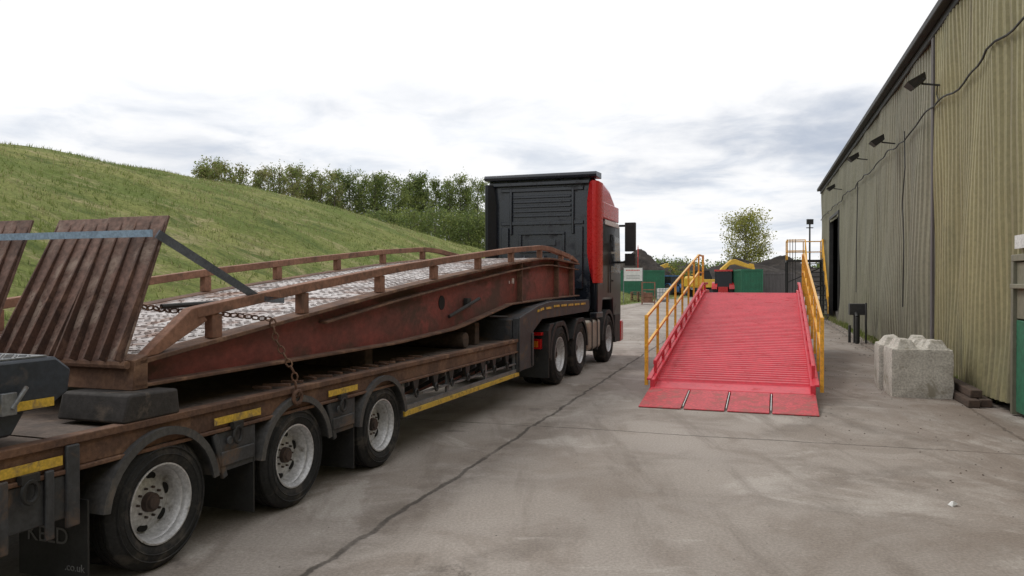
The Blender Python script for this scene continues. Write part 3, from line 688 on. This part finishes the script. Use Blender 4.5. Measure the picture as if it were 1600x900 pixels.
b.box(LW+.6,-.6,cb0-.12,cb0-.05,1.9,2.2); b.box(LW+.5,-.5,cb0-.2,cb0-.05,1.3,1.62)
for x in (LW+.9,-1.2,-.9): b.tube((x,cb0-.14,1.5),(x,cb0-.14,2.3),.03,n=8)
b.obj('cab_back_fittings',tk,CABP,bevel=.015)
def defl(b,sgn,x_out):
    x=lambda o:x_out-sgn*o
    pl=[(1.72,.13),(2.0,.20),(2.35,.25),(3.4,.25),(3.82,.20)]
    vs=[];fs=[]
    for z,w in pl:
        for (xx,yy) in ((0.0,cb0+.25),(0.0,cb0-.18),(.04,cb0-.25),(.10,cb0-.27),(w,cb0-.14),(w,cb0-.04),(.12,cb0-.10)):
            vs.append((x(xx),yy,z))
    k=7
    for i in range(len(pl)-1):
        for j in range(k): fs.append((i*k+j,i*k+(j+1)%k,(i+1)*k+(j+1)%k,(i+1)*k+j))
    fs+=[tuple(range(k)),tuple(range((len(pl)-1)*k+k-1,(len(pl)-1)*k-1,-1))]
    b.add(vs,fs)
b=B(); defl(b,1,-.01); b.obj('side_deflector_right',tk,CABR,bevel=.02)
b=B(); defl(b,-1,LW+.01); b.obj('side_deflector_left',tk,CABK,bevel=.02)
b=B(); b.box(-.10,-.02,cb0-.2,cb0+.2,1.05,1.72); b.box(LW+.02,LW+.10,cb0-.2,cb0+.2,1.05,1.72); b.box(-.16,-.015,8.9,9.5,1.0,1.12)
b.obj('deflector_lower',tk,CABK,bevel=.02)
b=B(); b.pyz([(10.35,1.95),(11.40,1.95),(11.33,2.75),(10.35,2.80)],-.039,-.03); b.pyz([(10.35,1.95),(11.40,1.95),(11.33,2.75),(10.35,2.80)],LW+.03,LW+.039)
b.pxz([(LW+.2,2.05),(-.2,2.05),(-.25,3.0),(LW+.25,3.0)],cf-.06,cf+.01)
b.obj('windows',tk,GLASS)
b=B(); b.pyz([(9.75,2.98),(11.3,2.98),(11.1,3.08),(9.75,3.08)],-.036,-.02); b.obj('cab_side_stripe',tk,WHITE)
b=B(); b.box(-.07,-.025,9.55,11.2,3.1,3.45); b.obj('cab_side_red_panel',tk,CABR,bevel=.02)
b=B(); b.box(LW,-.0,11.30,cf+.10,.35,.85); b.obj('red_bumper',tk,CABR,bevel=.05)
b=B(); b.box(-.10,-.01,10.72,11.28,.38,1.0); b.box(-.5,-.03,10.72,11.3,.45,.55); b.box(-.5,-.03,10.72,11.3,.85,.92)
arc_guard(b,10.1,.51,.60,0,180,-.45,-.03,th=.03,lip=.05)
b.obj('steps_and_arch',tk,BLACKM)
b=B()
b.box(.10,.34,11.28,11.42,2.45,3.12); b.box(.10,.34,11.28,11.42,2.12,2.40); b.beam((-.05,11.35,3.05),(.12,11.35,3.05),.04,.05); b.beam((-.05,11.35,2.2),(.12,11.35,2.2),.04,.05)
b.box(LW-.34,LW-.10,11.28,11.42,2.12,3.12); b.beam((LW+.05,11.35,3.05),(LW-.12,11.35,3.05),.04,.05)
b.tube((-.02,10.28,1.5),(-.02,10.28,2.6),.012); b.box(-.045,-.02,10.5,10.62,1.75,1.79)
b.obj('mirrors_and_handles',tk,BLACKM,bevel=.03)
b=B()
for k,x in enumerate((-1.0,-1.2,-1.4)):
    b.path([(x+.04*math.cos(i*1.2),8.35+i*.02,1.35+.35*math.sin(i/40*math.pi)+.04*math.sin(i*1.2)) for i in range(41)],.009,5,0)
b.obj('air_lines',tk,LENSR)
# ------------------------------------------------------------ red loading ramp
RA=math.atan(.347); red=empty('red_loading_ramp',(1.777,10.66,0),RA)
W=2.30; S0,S1,S2=1.02,9.45,10.7
dz=lambda s: float(np.interp(s,[S0,S1,S2],[.17,1.43,1.43]))
pitch=.13; b=B(); ys=[];
s=S0+.30; vs=[];fs=[]
while s<S2-.02:
    for o,h in ((0,0),(.05,0),(.068,.026),(.112,.026)): ys.append((s+o,dz(s+o)+h))
    s+=pitch
for y,z in ys: vs+=[(.05,y,z),(W-.05,y,z)]
for i in range(len(ys)-1): fs.append((2*i,2*i+1,2*i+3,2*i+2))
b.add(vs,fs); b.obj('corrugated_deck',red,REDP,smooth=False)
b=B(); b.pyz([(S0-.02,.15),(S0+.30,dz(S0+.30)-.002),(S0+.30,dz(S0+.3)-.05),(S0,.08)],.0,W); 
ribbon(b,lambda s:dz(s)-.08,lambda s:dz(s)-.02,.05,W-.05,[S0+.3,S1,S2])
b.obj('deck_plate',red,REDP)
b=B()
for i in range(4):
    w=W/4; x0=i*w+(.02 if i else -.02); x1=(i+1)*w-.02+(.04 if i==3 else 0)
    b.pyz([(0,.005),(.98,.115),(.98,.150),(0,.02)],x0,x1)
b.obj('ramp_lips',red,REDL,bevel=.004)
b=B()
for i in range(1,4): b.pyz([(.10,.035),(.90,.10),(.90,.146),(.10,.038)],i*W/4-.005,i*W/4+.005)
b.obj('lip_gap_bars',red,WHITE)
b=B(); b.tube((0,1.0,.13),(W,1.0,.13),.03,n=10)
ss3=[S0,3,5,7,S1,S2]
for x0,x1 in ((-.02,.05),(W-.05,W+.02)):
    ribbon(b,lambda s: max(.02,dz(s)-float(np.interp(s,[S0,4,S2],[.12,.40,.45]))),lambda s:dz(s)+.10,x0,x1,ss3)
for xa in (-.07,W-.0): ribbon(b,lambda s:dz(s)+.085,lambda s:dz(s)+.115,xa,xa+.07,ss3)
for x in (.0,W):
    ribbon(b,lambda s:dz(s)+.24,lambda s:dz(s)+.30,x-.025,x+.025,[S0+.35,S1,S2-.1])
    for s in np.arange(S0+.4,S2-.2,.85): b.box(x-.022,x+.022,s-.025,s+.025,dz(s)+.10,dz(s)+.245)
for s in np.arange(2,S2,1.0): b.box(.05,W-.05,s-.04,s+.04,dz(s)-.2,dz(s)-.085)
for x in (.12,W-.12):
    b.box(x-.06,x+.06,8.9,9.02,.02,dz(9)-.1); b.box(x-.15,x+.15,8.8,9.12,.0,.025)
    b.beam((x,8.95,.3),(x,7.6,dz(7.6)-.15),.06,.06)
b.tube((.0,6.0,.32),(W,6.0,.32),.05); 
b.obj('side_beams_and_legs',red,REDP,bevel=.005)
tb,rb_,hb=B(),B(),B(); wheel(tb,rb_,hb,(W-.12,6.0,.28),.28,.2,.15,1); wheel(tb,rb_,hb,(.12,6.0,.28),.28,.2,.15,-1)
tb.obj('transport_tyres',red,TYRE); rb_.obj('transport_rims',red,RIM); hb.obj('transport_hubs',red,[DARK,HUB])
b=B()
for x in (-.11,W+.11):
    for hh in (1.02,.58):
        ribbon(b,lambda s:dz(s)+hh-.038,lambda s:dz(s)+hh,x-.019,x+.019,[1.20,S1,S2-.05])
    for s in list(np.linspace(1.24,S2-.1,9)): b.box(x-.02,x+.02,s-.02,s+.02,dz(s)-.05,dz(s)+1.018)
    for s in (1.24,S2-.1): b.box(x-.026,x+.026,s-.026,s+.026,dz(s)-.05,dz(s)+1.03)
b.obj('yellow_handrails',red,YRAIL)
# ------------------------------------------------------------ warehouse
BA=math.atan(.32); wh=empty('corrugated_warehouse',(3.38,0,0),BA)
H=6.68
def bulge(y,z):
    d=0
    for cy,cz,sy,sz,a in ((17.0,2.0,.7,2.6,-.15),(15.9,3.6,.35,2.2,.12),(21,1.0,1.2,1.2,-.12),(24.5,1.6,.8,1.5,-.11),(12.3,1.0,.9,1.8,-.09),(11.2,4.5,.3,2.5,-.06),(13.6,2.5,.4,3,.08),(28,1.2,1.1,1.6,-.10),(19,4.5,.5,1.6,.08),(18.2,2.8,.25,2.8,.09),(22.8,3,.3,2.2,.07)):
        d+=a*math.exp(-((y-cy)/sy)**2-((z-cz)/sz)**2)
    d+=.02*math.sin(y*1.7+z*.9)+.012*math.sin(y*3.9+z*2.1)
    edge=max(0,1-z/.9); d-=edge*.08*max(0,math.sin(y*1.15+.6)) 
    return d
def wallseg(name,y0,y1,z0,z1,mat,pitch=.2,nz=18,xo=0):
    prof=((0,0),(.075,0),(.10,-.035),(.175,-.035)); vs=[];fs=[];y=y0
    ysx=[]
    while y<y1-1e-6:
        for o,x in prof:
            if y+o<y1: ysx.append((y+o,x))
        y+=pitch
    ysx.append((y1,0))
    for yy,x in ysx:
        for i in range(nz+1):
            z=z0+(z1-z0)*i/nz
            zz=z+(.05*math.sin(yy*.9)+.05 if (i==0 and z0<.3) else 0)
            vs.append((xo+x+bulge(yy,z)*(1 if z<z1-.3 else .2),yy,zz))
    for c in range(len(ysx)-1):
        for i in range(nz): fs.append((c*(nz+1)+i,(c+1)*(nz+1)+i,(c+1)*(nz+1)+i+1,c*(nz+1)+i+1))
    b=B(); b.add(vs,fs); return b.obj(name,wh,mat,smooth=False,recalc=False)
D0,D1=33.5,37.6
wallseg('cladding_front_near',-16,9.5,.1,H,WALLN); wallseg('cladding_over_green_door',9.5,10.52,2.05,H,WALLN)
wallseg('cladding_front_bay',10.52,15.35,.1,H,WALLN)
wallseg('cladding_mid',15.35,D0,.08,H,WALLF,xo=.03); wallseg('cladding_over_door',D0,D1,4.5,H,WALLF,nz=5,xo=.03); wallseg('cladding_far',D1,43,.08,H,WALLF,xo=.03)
b=B(); BW=24
b.box(.25,.5,-16,D0,0,.35); b.box(.25,.5,D1,43,0,.35)
b.obj('plinth',wh,CONC)
b=B()
b.add([(.05,43,0),(BW,43,0),(BW,43,H),(BW/2,43,H+2.3),(.05,43,H)],[(0,1,2,3,4)]); b.add([(.05,-16,0),(BW,-16,0),(BW,-16,H),(BW/2,-16,H+2.3),(.05,-16,H)],[(4,3,2,1,0)])
b.add([(BW,-16,0),(BW,43,0),(BW,43,H),(BW,-16,H)],[(0,1,2,3)]); b.obj('gables',wh,WALLF,recalc=False,smooth=False)
b=B(); b.add([(-.12,-16.1,H+.03),(BW/2,-16.1,H+2.35),(BW/2,43.1,H+2.35),(-.12,43.1,H+.03)],[(0,1,2,3)]); b.add([(BW+.12,-16.1,H+.03),(BW/2,-16.1,H+2.35),(BW/2,43.1,H+2.35),(BW+.12,43.1,H+.03)],[(3,2,1,0)])
b.obj('roof',wh,GREYP,recalc=False,smooth=False)
b=B(); b.box(-.22,-.06,-16,43.1,H-.12,H+.02); b.box(-.058,.0,-16,43.1,H-.26,H-.02)
b.obj('gutter',wh,BLACKM,bevel=.02)
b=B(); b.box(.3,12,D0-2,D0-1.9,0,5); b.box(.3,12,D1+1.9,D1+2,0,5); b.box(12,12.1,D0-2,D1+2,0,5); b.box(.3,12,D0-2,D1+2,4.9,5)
b.obj('doorway_interior',wh,DARK)  # inside walls coloured near-black, so the room's shade is in the colour
b=B(); b.box(-.05,.12,D0-.12,D0,0,4.6); b.box(-.05,.12,D1,D1+.12,0,4.6); b.box(-.05,.12,D0-.12,D1+.12,4.602,4.72)
b.obj('doorway_frame',wh,BLACKM)
b=B(); b.box(-.02,.05,9.56,10.46,.06,1.25); b.obj('green_door_lower',wh,GREEN,bevel=.01)
b=B(); b.box(-.015,.05,9.56,10.46,1.27,2.0); b.box(-.06,.08,9.46,9.55,.02,2.01); b.box(-.06,.08,10.47,10.56,.02,2.01); b.box(-.06,.08,9.46,10.56,2.012,2.1); b.box(-.1,-.016,9.56,10.46,1.66,1.72)
b.obj('door_frame_and_upper',wh,WALLF,bevel=.008)
b=B(); b.box(-.075,-.06,9.7,10.35,2.17,2.34); b.obj('door_notice',wh,WHITE)
b=B()
pts=[]
for i in range(0,120):
    y=4+i*.32; 
    pts.append((-.09+.02*math.sin(y*3)+min(0,bulge(y,5)),y,5.02+.05*math.sin(y*1.3)+.025*math.sin(y*4.1)-.05*abs(math.sin(y*.42))))
b.path(pts,.017,6)
pts=[(-.09,y,z) for y,z in ((17.4,5.0),(17.3,4.2),(17.6,3.5),(17.4,2.6),(17.5,1.2))]; 
b.path([(x-.12,y,z) for x,y,z in pts],.012,5)
b.path([(-.1,26.5,5.0),(-.12,26.6,3.0),(-.15,26.4,1.4)],.015,5)
b.path([(-.09,14.8,5.35),(-.08,14.9,5.2),(-.09,14.7,5.05)],.01,5)
b.obj('wall_cables',wh,BLACKM)
b=B(); b.box(-.075,-.03,15.28,15.42,.3,H-.3); b.obj('cladding_seam',wh,GREYP,bevel=.01)
def flood(y,z):
    b.beam((-.05,y,z),(-.35,y,z+.05),.03,.03); b.beam((-.35,y-.17,z+.10),(-.35,y+.17,z+.10),.03,.03)
    vs=[(-.33,y-.2,z+.22),(-.33,y+.2,z+.22),(-.62,y+.2,z+.06),(-.62,y-.2,z+.06),(-.30,y-.15,z+.10),(-.30,y+.15,z+.10),(-.50,y+.15,z-.05),(-.50,y-.15,z-.05)]
    b.add(vs,[(0,1,2,3),(7,6,5,4),(0,4,5,1),(1,5,6,2),(2,6,7,3),(3,7,4,0)])
b=B(); 
for y,z in ((14.8,5.35),(24.5,5.45),(19.6,5.1),(32.0,5.4)): flood(y,z)
b.obj('floodlights',wh,BLACKM)
# ------------------------------------------------------------ concrete blocks
def cblock(a0,mt,sd_,ox=0):
    rg=random.Random(sd_)
    e=empty('concrete_block',(5.74+a0*.305+ox,11.62+a0*.95,0),math.atan(.33)+(.04 if a0 else -.02)); b=B()
    n=10; vs={};fl=[]
    def vid(i,j,k):
        key=(i,j,k)
        if key not in vs:
            x,y,z=i/n*.86,j/n*.76,k/n*.74
            ed=sum(1 for q in (i,j,k) if q in (0,n))
            amp=.004 if ed==1 else .014
            c_=Vector((.43,.38,.37)); p=Vector((x,y,z)); dd=(c_-p).normalized()
            p=p+dd*(rg.random()*amp+(0.012 if ed==2 else .03 if ed==3 else 0))
            if k==0: p.z=0
            vs[key]=(len(vs),p)
        return vs[key][0]
    for i in range(n):
        for j in range(n):
            fl+=[(vid(i,j,n),vid(i+1,j,n),vid(i+1,j+1,n),vid(i,j+1,n)),(vid(i,0,j),vid(i+1,0,j),vid(i+1,0,j+1),vid(i,0,j+1)),(vid(i,n,j),vid(i,n,j+1),vid(i+1,n,j+1),vid(i+1,n,j)),
                 (vid(0,i,j),vid(0,i,j+1),vid(0,i+1,j+1),vid(0,i+1,j)),(vid(n,i,j),vid(n,i+1,j),vid(n,i+1,j+1),vid(n,i,j+1))]
    pts=[p for _,p in sorted(vs.values(),key=lambda q:q[0])]
    b.add(pts,fl); b.obj('block_body',e,mt)
    b=B()
    for i in range(2):
        for j in range(2):
            cx=.22+i*.41+rg.uniform(-.01,.01); cy=.20+j*.36; r=.16; h=.86+rg.uniform(-.03,.015)
            b.add([(cx-r,cy-r,.72),(cx+r,cy-r,.72),(cx+r,cy+r,.72),(cx-r,cy+r,.72)]+[(cx+a*r*rg.uniform(.45,.62),cy+c*r*rg.uniform(.45,.62),h+rg.uniform(-.015,.015)) for a,c in ((-1,-1),(1,-1),(1,1),(-1,1))],[(0,1,5,4),(1,2,6,5),(2,3,7,6),(3,0,4,7),(4,5,6,7)])
    b.obj('block_studs',e,mt,bevel=.02)
cblock(0,CONC,1); cblock(.86,CONC,2,-.07)
e=empty('timber_stack',(6.33,10.72,0),BA)
for i,(x,z,y0,y1) in enumerate(((0.02,.0,-.1,2.2),(.19,.0,.0,2.0),(.09,.115,.1,1.9))):
    b=B(); b.box(x,x+.15,y0,y1,z,z+.11); b.obj('sleeper',e,TIMBER,bevel=.012)
e=empty('wall_standpipe',(9.75,21.9,0),BA)
b=B(); b.box(0,.16,0,.16,0,.9); b.box(-.12,.30,-.1,.25,.80,1.12); b.tube((.05,-.3,.0),(.05,-.3,.75),.05); b.tube((.05,-.3,.75),(.05,.1,.95),.05); b.tube((.3,-.15,0),(.3,-.15,1.15),.03); b.tube((-.1,.1,0),(-.1,.1,.5),.04)
b.obj('standpipe_parts',e,BLACKM,bevel=.02)
def stones(name,n,fx,mat,smin,smax):
    b=B()
    for i in range(n):
        x,y=fx(); r=random.uniform(smin,smax); q=[]
        for dx,dy,dz_ in ((-1,0,0),(0,-1,0),(1,0,0),(0,1,0),(0,0,1)): q.append((x+dx*r*random.uniform(.6,1.2)+random.uniform(-.3,.3)*r,y+dy*r*random.uniform(.6,1.2),.0+dz_*r*random.uniform(.4,.9)))
        b.add(q,[(0,1,4),(1,2,4),(2,3,4),(3,0,4)])
    return b.obj(name,None,mat,smooth=False,recalc=False)
def nearwall():
    y=random.uniform(11,40); x=3.38+.32*y-abs(random.gauss(.15,.35)); return x,y
stones('wall_base_rubble',800,nearwall,STONE,.01,.05)
stones('yard_dirt_clods',600,lambda:(random.uniform(3.5,7.5),random.uniform(5,26)),TIMBER,.005,.016)
stones('yard_gravel',900,lambda:(random.uniform(-3,6),random.uniform(3,22)),STONE,.003,.010)
b=B(); b.add([(0,0,.0),(.05,.01,.02),(.07,.04,.01),(.02,.05,.03),(-.02,.03,.01),(.02,.02,.04)],[(0,1,5),(1,2,5),(2,3,5),(3,4,5),(4,0,5)]); o=b.obj('litter',None,WHITE,smooth=False); o.location=(3.42,5.95,0)
P=[]
for i in range(2600):
    s=random.uniform(2,140); t=-abs(random.gauss(0,.5)); X,Y=hill_xy(s,t); P.append((X,Y,-.01))
for i in range(700):
    y=random.uniform(11,42); P.append((3.38+.32*y-abs(random.gauss(.0,.06)),y,0))
tufts('verge_weeds',np.array(P),.06,.28,4,.014)
# ------------------------------------------------------------ steel staircase at far end of shed
e=empty('steel_staircase',(13.75,35.5,0),BA)
b=B()
for i in range(12): b.box(0,.8,i*.28,i*.28+.26,i*.22+.2,i*.22+.24)
b.beam((0,-.1,.05),(0,3.4,2.8),.05,.22); b.beam((.8,-.1,.05),(.8,3.4,2.8),.05,.22)
b.box(-.9,.9,3.35,5.2,2.75,2.85)
for x in (-.85,.85):
    for y in (3.45,5.1): b.box(x-.05,x+.05,y-.05,y+.05,0,2.75)
for z in (.8,1.7): b.beam((-.85,3.45,z),(.85,3.45,z+.8),.05,.05)
for i in range(4): b.box(-.87+i*.13,-.84+i*.13,3.40,3.44,1.0,3.9)
b.obj('stairs_and_platform',e,BLACKM)
b=B()
for x in (0,.8):
    b.beam((x,-.1,1.05),(x,3.4,3.85),.05,.05); b.beam((x,-.1,.6),(x,3.4,3.4),.04,.04)
    for i in range(5): b.box(x-.02,x+.02,i*.85,i*.85+.04,.2+i*.68,1.1+i*.68)
for z in (3.3,3.85):
    b.beam((-.85,3.4,z),(0,3.4,z),.05,.05); b.beam((-.85,3.4,z),(-.85,5.2,z),.05,.05); b.beam((-.85,5.2,z),(.85,5.2,z),.05,.05); b.beam((.85,3.4,z),(.85,5.2,z),.05,.05)
for x in (-.85,0,.85):
    for y in (3.4,5.2): b.box(x-.025,x+.025,y-.025,y+.025,2.85,3.87)
b.obj('stair_handrails',e,YRAIL)
e=empty('floodlight_pole',(.3875*45,45,0),0)
b=B(); b.tube((0,0,0),(0,0,5.2),.06,.045,n=10); b.box(-.18,.18,-.1,.05,5.1,5.4); b.beam((-.2,0,4.9),(.2,0,4.9),.05,.05); b.obj('pole_and_lamp',e,BLACKM)
# ------------------------------------------------------------ containers etc.
def container(name,px,d,w,l,h,mat,a=.1):
    e=empty(name,((px-800)/1200*d,d,0),a); b=B()
    b.box(0,w,0,l,.12,h-.1)
    o=b.obj('panels',e,mat)
    b=B()
    for i in range(int(w/.22)): b.box(.1+i*.22,.1+i*.22+.1,-.03,-.002,.2,h-.15)
    for i in range(int(l/.3)): b.box(-.03,-.002,.1+i*.3,.1+i*.3+.14,.2,h-.15)
    for x in (0,w): b.box(x-.06,x+.06,-.06,.06,0,h); b.box(x-.06,x+.06,l-.06,l+.06,0,h)
    b.box(.06,w-.06,-.06,.04,h-.14,h); b.box(.06,w-.06,-.06,.04,.02,.14); b.box(-.06,.04,.06,l-.06,h-.14,h); b.box(.04,w,.04,l,h-.08,h-.02)
    b.obj('frame_and_ribs',e,mat); return e
container('green_shipping_container',1159,62,1.6,5.8,2.75,GREEN)
container('grey_shipping_container',1192,64,2.5,5.8,2.5,GREYP)
container('green_site_cabin',966,78,4.6,2.6,2.9,GREEN,.05)
e=empty('site_notice_board',((975-800)/1200*62,62,0),.15)
b=B(); b.box(0,1.45,0,.04,1.80,2.85); b.obj('board',e,WHITE)
b=B()
for i in range(9): b.box(.15+i*.125,.15+i*.125+.09,-.006,-.001,2.62,2.70)
b.obj('red_lettering',e,LENSR)
b=B()
for i in range(3): b.box(.2,1.25,-.006,-.001,1.98+i*.12,2.01+i*.12)
b.box(-.06,0,0,.06,0,2.9); b.box(1.45,1.51,0,.06,0,2.9); b.obj('lines_and_posts',e,GALV)
e=empty('thin_mast',(.164*90,90,0)); b=B(); b.tube((0,0,0),(0,0,6.0),.06,.03); b.box(-.05,.05,-.05,.05,4.6,5.8); b.obj('mast',e,LENSR)
e=empty('rusty_stillage',((1003-800)/1200*58,58,0),.2); b=B()
for x in (0,.95):
    for y in (0,.9): b.box(x-.04,x+.04,y-.04,y+.04,0,1.7)
for z in (.15,.6,1.1,1.65): b.box(0,.95,-.03,.03,z,z+.07); b.box(-.03,.03,0,.9,z,z+.07); b.box(.92,.98,0,.9,z,z+.07)
b.box(0,.95,0,.9,.2,.24); b.box(.1,.8,.1,.8,.24,.9)
b.obj('frame',e,RUSTLT)
e=empty('pallet_stack',((985-800)/1200*66,66,0),.3); b=B()
for k in range(6):
    for j in range(5): b.box(0,1.2,j*.22,j*.22+.12,k*.15+.10,k*.15+.12)
    for j in range(3): b.box(.0+j*.55,.1+j*.55,0,1.0,k*.15,k*.15+.10)
b.obj('pallets',e,RUSTLT)
e=empty('white_bulk_tank',((1026-800)/1200*66,66,0),.2); b=B(); b.box(0,1.05,0,1,.15,1.15); b.obj('bottle',e,WHITE,bevel=.08)
b=B()
for z in (.2,.5,.8,1.1): b.box(-.02,1.07,-.03,-.005,z,z+.03)
for x in (0,.25,.5,.75,1.03): b.box(x,x+.03,-.05,-.031,0,1.2)
b.box(0,1.05,0,1,0,.12); b.obj('cage',e,GALV)
def ag_tractor(name,px,d,body,a=.2,sc=1):
    e=empty(name,((px-800)/1200*d,d,0),a); e.scale=(sc,sc,sc)
    tb,rb_,hb=B(),B(),B()
    for x,sx in ((.9,1),(-.9,-1)): wheel(tb,rb_,hb,(x,0,.8),.8,.45,.42,sx,28); wheel(tb,rb_,hb,(x*.9,2.4,.55),.55,.3,.28,sx,24)
    tb.obj('tyres',e,TYRE); rb_.obj('rims',e,RIM); hb.obj('hubs',e,[DARK,HUB])
    b=B(); b.pyz([(.9,.9),(3.0,.9),(3.1,1.1),(3.0,1.5),(.9,1.65)],-.38,.38); 
    for x in (.5,-.95): arc_guard(b,0,.8,.88,20,160,x,x+.45,th=.04)
    b.box(-.75,.75,-.6,1.1,2.62,2.76); b.box(-.4,.4,-.8,.9,.6,1.3)
    b.obj('bodywork',e,body,bevel=.04)
    b=B(); b.pyz([(-.5,1.3),(1.0,1.3),(.85,2.6),(-.45,2.6)],-.66,.66); b.obj('cab_glass',e,GLASS)
    b=B()
    for x in (-.68,.68):
        for y0,y1 in ((-.52,-.47),(1.02,.87)): b.beam((x,y0,1.3),(x,y1,2.62),.06,.06)
    b.tube((.5,1.6,1.6),(.5,1.6,2.6),.04); b.beam((-.5,-.9,.5),(.5,-.9,.5),.08,.08); b.obj('cab_frame',e,BLACKM); return e
ag_tractor('red_farm_tractor',1131,66,CABR,.35)
ag_tractor('blue_farm_tractor',1052,92,BLUEP,-.4,.9)
ag_tractor('yellow_farm_tractor',1070,98,EXY,.6,1.0)
def excavator(px,d,a):
    e=empty('yellow_excavator',((px-800)/1200*d,d,0),a)
    b=B()
    for x in (-1.3,.8): b.pyz([(-1.9,.45),(-1.6,.05),(1.6,.05),(1.9,.45),(1.6,.85),(-1.6,.85)],x,x+.5)
    b.tube((0,0,.7),(0,0,1.1),.7,n=20); b.obj('tracks',e,BLACKM,bevel=.03)
    b=B(); b.box(-1.25,1.25,-2.0,1.0,1.1,1.35); b.pyz([(-2.1,1.2),(-1.0,1.2),(-1.0,2.35),(-1.9,2.35),(-2.1,2.1)],-1.25,1.25); b.box(.1,1.2,-1.0,.9,1.35,2.0)
    bo=[(.7,1.6),(1.6,3.2),(2.8,4.15),(3.3,4.2),(5.3,3.5),(5.2,3.15),(3.2,3.65),(2.6,3.55),(1.5,2.5),(1.1,1.5)]
    b.pyz(bo,-.02,.35); b.pyz([(5.0,3.75),(5.5,3.7),(6.0,1.6),(5.7,1.5)],.02,.31)
    b.obj('body_and_boom',e,EXY,bevel=.04)
    b=B(); b.pyz([(-.9,1.36),(.8,1.36),(.9,2.0),(.5,2.9),(-.9,2.9)],-1.2,-.25); b.obj('cab',e,GLASS,bevel=.05)
    b=B(); b.tube((.165,1.3,1.5),(.165,2.5,3.3),.08); b.tube((.165,3.2,4.35),(.165,5.1,3.9),.07); b.pyz([(5.6,1.6),(6.2,1.6),(6.3,.9),(5.7,.5),(5.3,.9)],-.4,.75)
    b.box(-1.22,-.23,-.92,.55,2.9,2.98)
    b.obj('rams_and_bucket',e,BLACKM); return e
excavator(1104,84,math.radians(78))
excavator(1075,104,math.radians(-110))
e=empty('palisade_gate',((1205-800)/1200*70,70,0),.1); b=B()
for i in range(18): b.box(i*.2,i*.2+.1,0,.03,.05,2.3)
b.box(0,3.6,.03,.08,.5,.57); b.box(0,3.6,.03,.08,1.8,1.87); b.obj('pales',e,GREYP)

# ------------------------------------------------------------ world
w=bpy.data.worlds.new('World'); scene.world=w; w.use_nodes=True; t=NT(w.node_tree); t.n.clear()
out=t.new('ShaderNodeOutputWorld'); sky=t.new('ShaderNodeTexSky'); sky.sky_type='NISHITA'; sky.sun_disc=False
sd=Vector((-.55,.30,.80)).normalized(); el=math.asin(sd.z); az=math.atan2(sd.x,sd.y)
sky.sun_elevation=el; sky.sun_rotation=az
bg1=t.new('ShaderNodeBackground'); t.put(bg1.inputs[0],sky.outputs[0]); bg1.inputs[1].default_value=.12
co=t.new('ShaderNodeTexCoord').outputs['Generated']
sep=t.new('ShaderNodeSeparateXYZ'); t.put(sep.inputs[0],co)
zz=t.math('ADD',t.math('MAXIMUM',sep.outputs[2],0),.14)
cb=t.new('ShaderNodeCombineXYZ'); t.put(cb.inputs[0],t.math('DIVIDE',sep.outputs[0],zz)); t.put(cb.inputs[1],t.math('DIVIDE',sep.outputs[1],zz))
v=cb.outputs[0]
n1=t.noise(v,.75,7,.52,.25); n2=t.noise(v,2.4,8,.58,.4)
nn=t.math('ADD',t.math('MULTIPLY',n1,.72),t.math('MULTIPLY',n2,.28))
cr=t.new('ShaderNodeValToRGB'); t.put(cr.inputs[0],sep.outputs[2]); e=cr.color_ramp.elements
e[0].position=0; e[0].color=(.3,)*3+(1,); e[1].position=.5; e[1].color=(0,0,0,1)
for p_,v_ in ((.06,.4),(.11,.65),(.16,.95),(.22,.9),(.27,.38),(.33,.04)): x=e.new(p_); x.color=(v_,)*3+(1,)
ca_=t.new('ShaderNodeValToRGB'); t.put(ca_.inputs[0],t.math('ADD',t.math('MULTIPLY',sep.outputs[0],.5),.5)); e=ca_.color_ramp.elements
e[0].position=0; e[0].color=(.6,)*3+(1,); e[1].position=1; e[1].color=(.6,)*3+(1,)
for p_,v_ in ((.3,.66),(.45,.6),(.54,.62),(.61,1.0),(.72,1.0)): x=e.new(p_); x.color=(v_,)*3+(1,)
m_=t.math('MULTIPLY',cr.outputs[0],ca_.outputs[0])
thr=t.math('SUBTRACT',t.math('ADD',nn,t.math('MULTIPLY',m_,.24)),.13)
dk=t.math('MULTIPLY',t.rng(thr,.46,.66),t.math('MULTIPLY',m_,.95),True)
white=t.mix(t.rng(n2,.42,.70),(1.02,1.02,1.03),(.84,.885,.955))
top=t.rng(sep.outputs[2],.12,.28)
white=t.mix(top,white,(1.08,1.08,1.09))
ccol=t.mix(dk,white,(.46,.52,.63))
bg2=t.new('ShaderNodeBackground'); t.put(bg2.inputs[0],ccol); bg2.inputs[1].default_value=1.0
mx=t.new('ShaderNodeMixShader'); mx.inputs[0].default_value=.97
t.l.new(bg1.outputs[0],mx.inputs[1]); t.l.new(bg2.outputs[0],mx.inputs[2]); t.l.new(mx.outputs[0],out.inputs[0])
L=bpy.data.lights.new('sun','SUN'); L.energy=1.15; L.angle=math.radians(16); L.color=(1,.96,.9)
lo=bpy.data.objects.new('sun',L); scene.collection.objects.link(lo); lo.rotation_euler=(-sd).to_track_quat('-Z','Y').to_euler()
# ------------------------------------------------------------ camera
c=bpy.data.cameras.new('camera'); c.sensor_width=36; c.lens=27; c.clip_end=4000; c.clip_start=.05
co_=bpy.data.objects.new('camera',c); scene.collection.objects.link(co_); co_.location=(0,0,1.75); co_.rotation_euler=(math.radians(90-.48),0,0)
scene.camera=co_
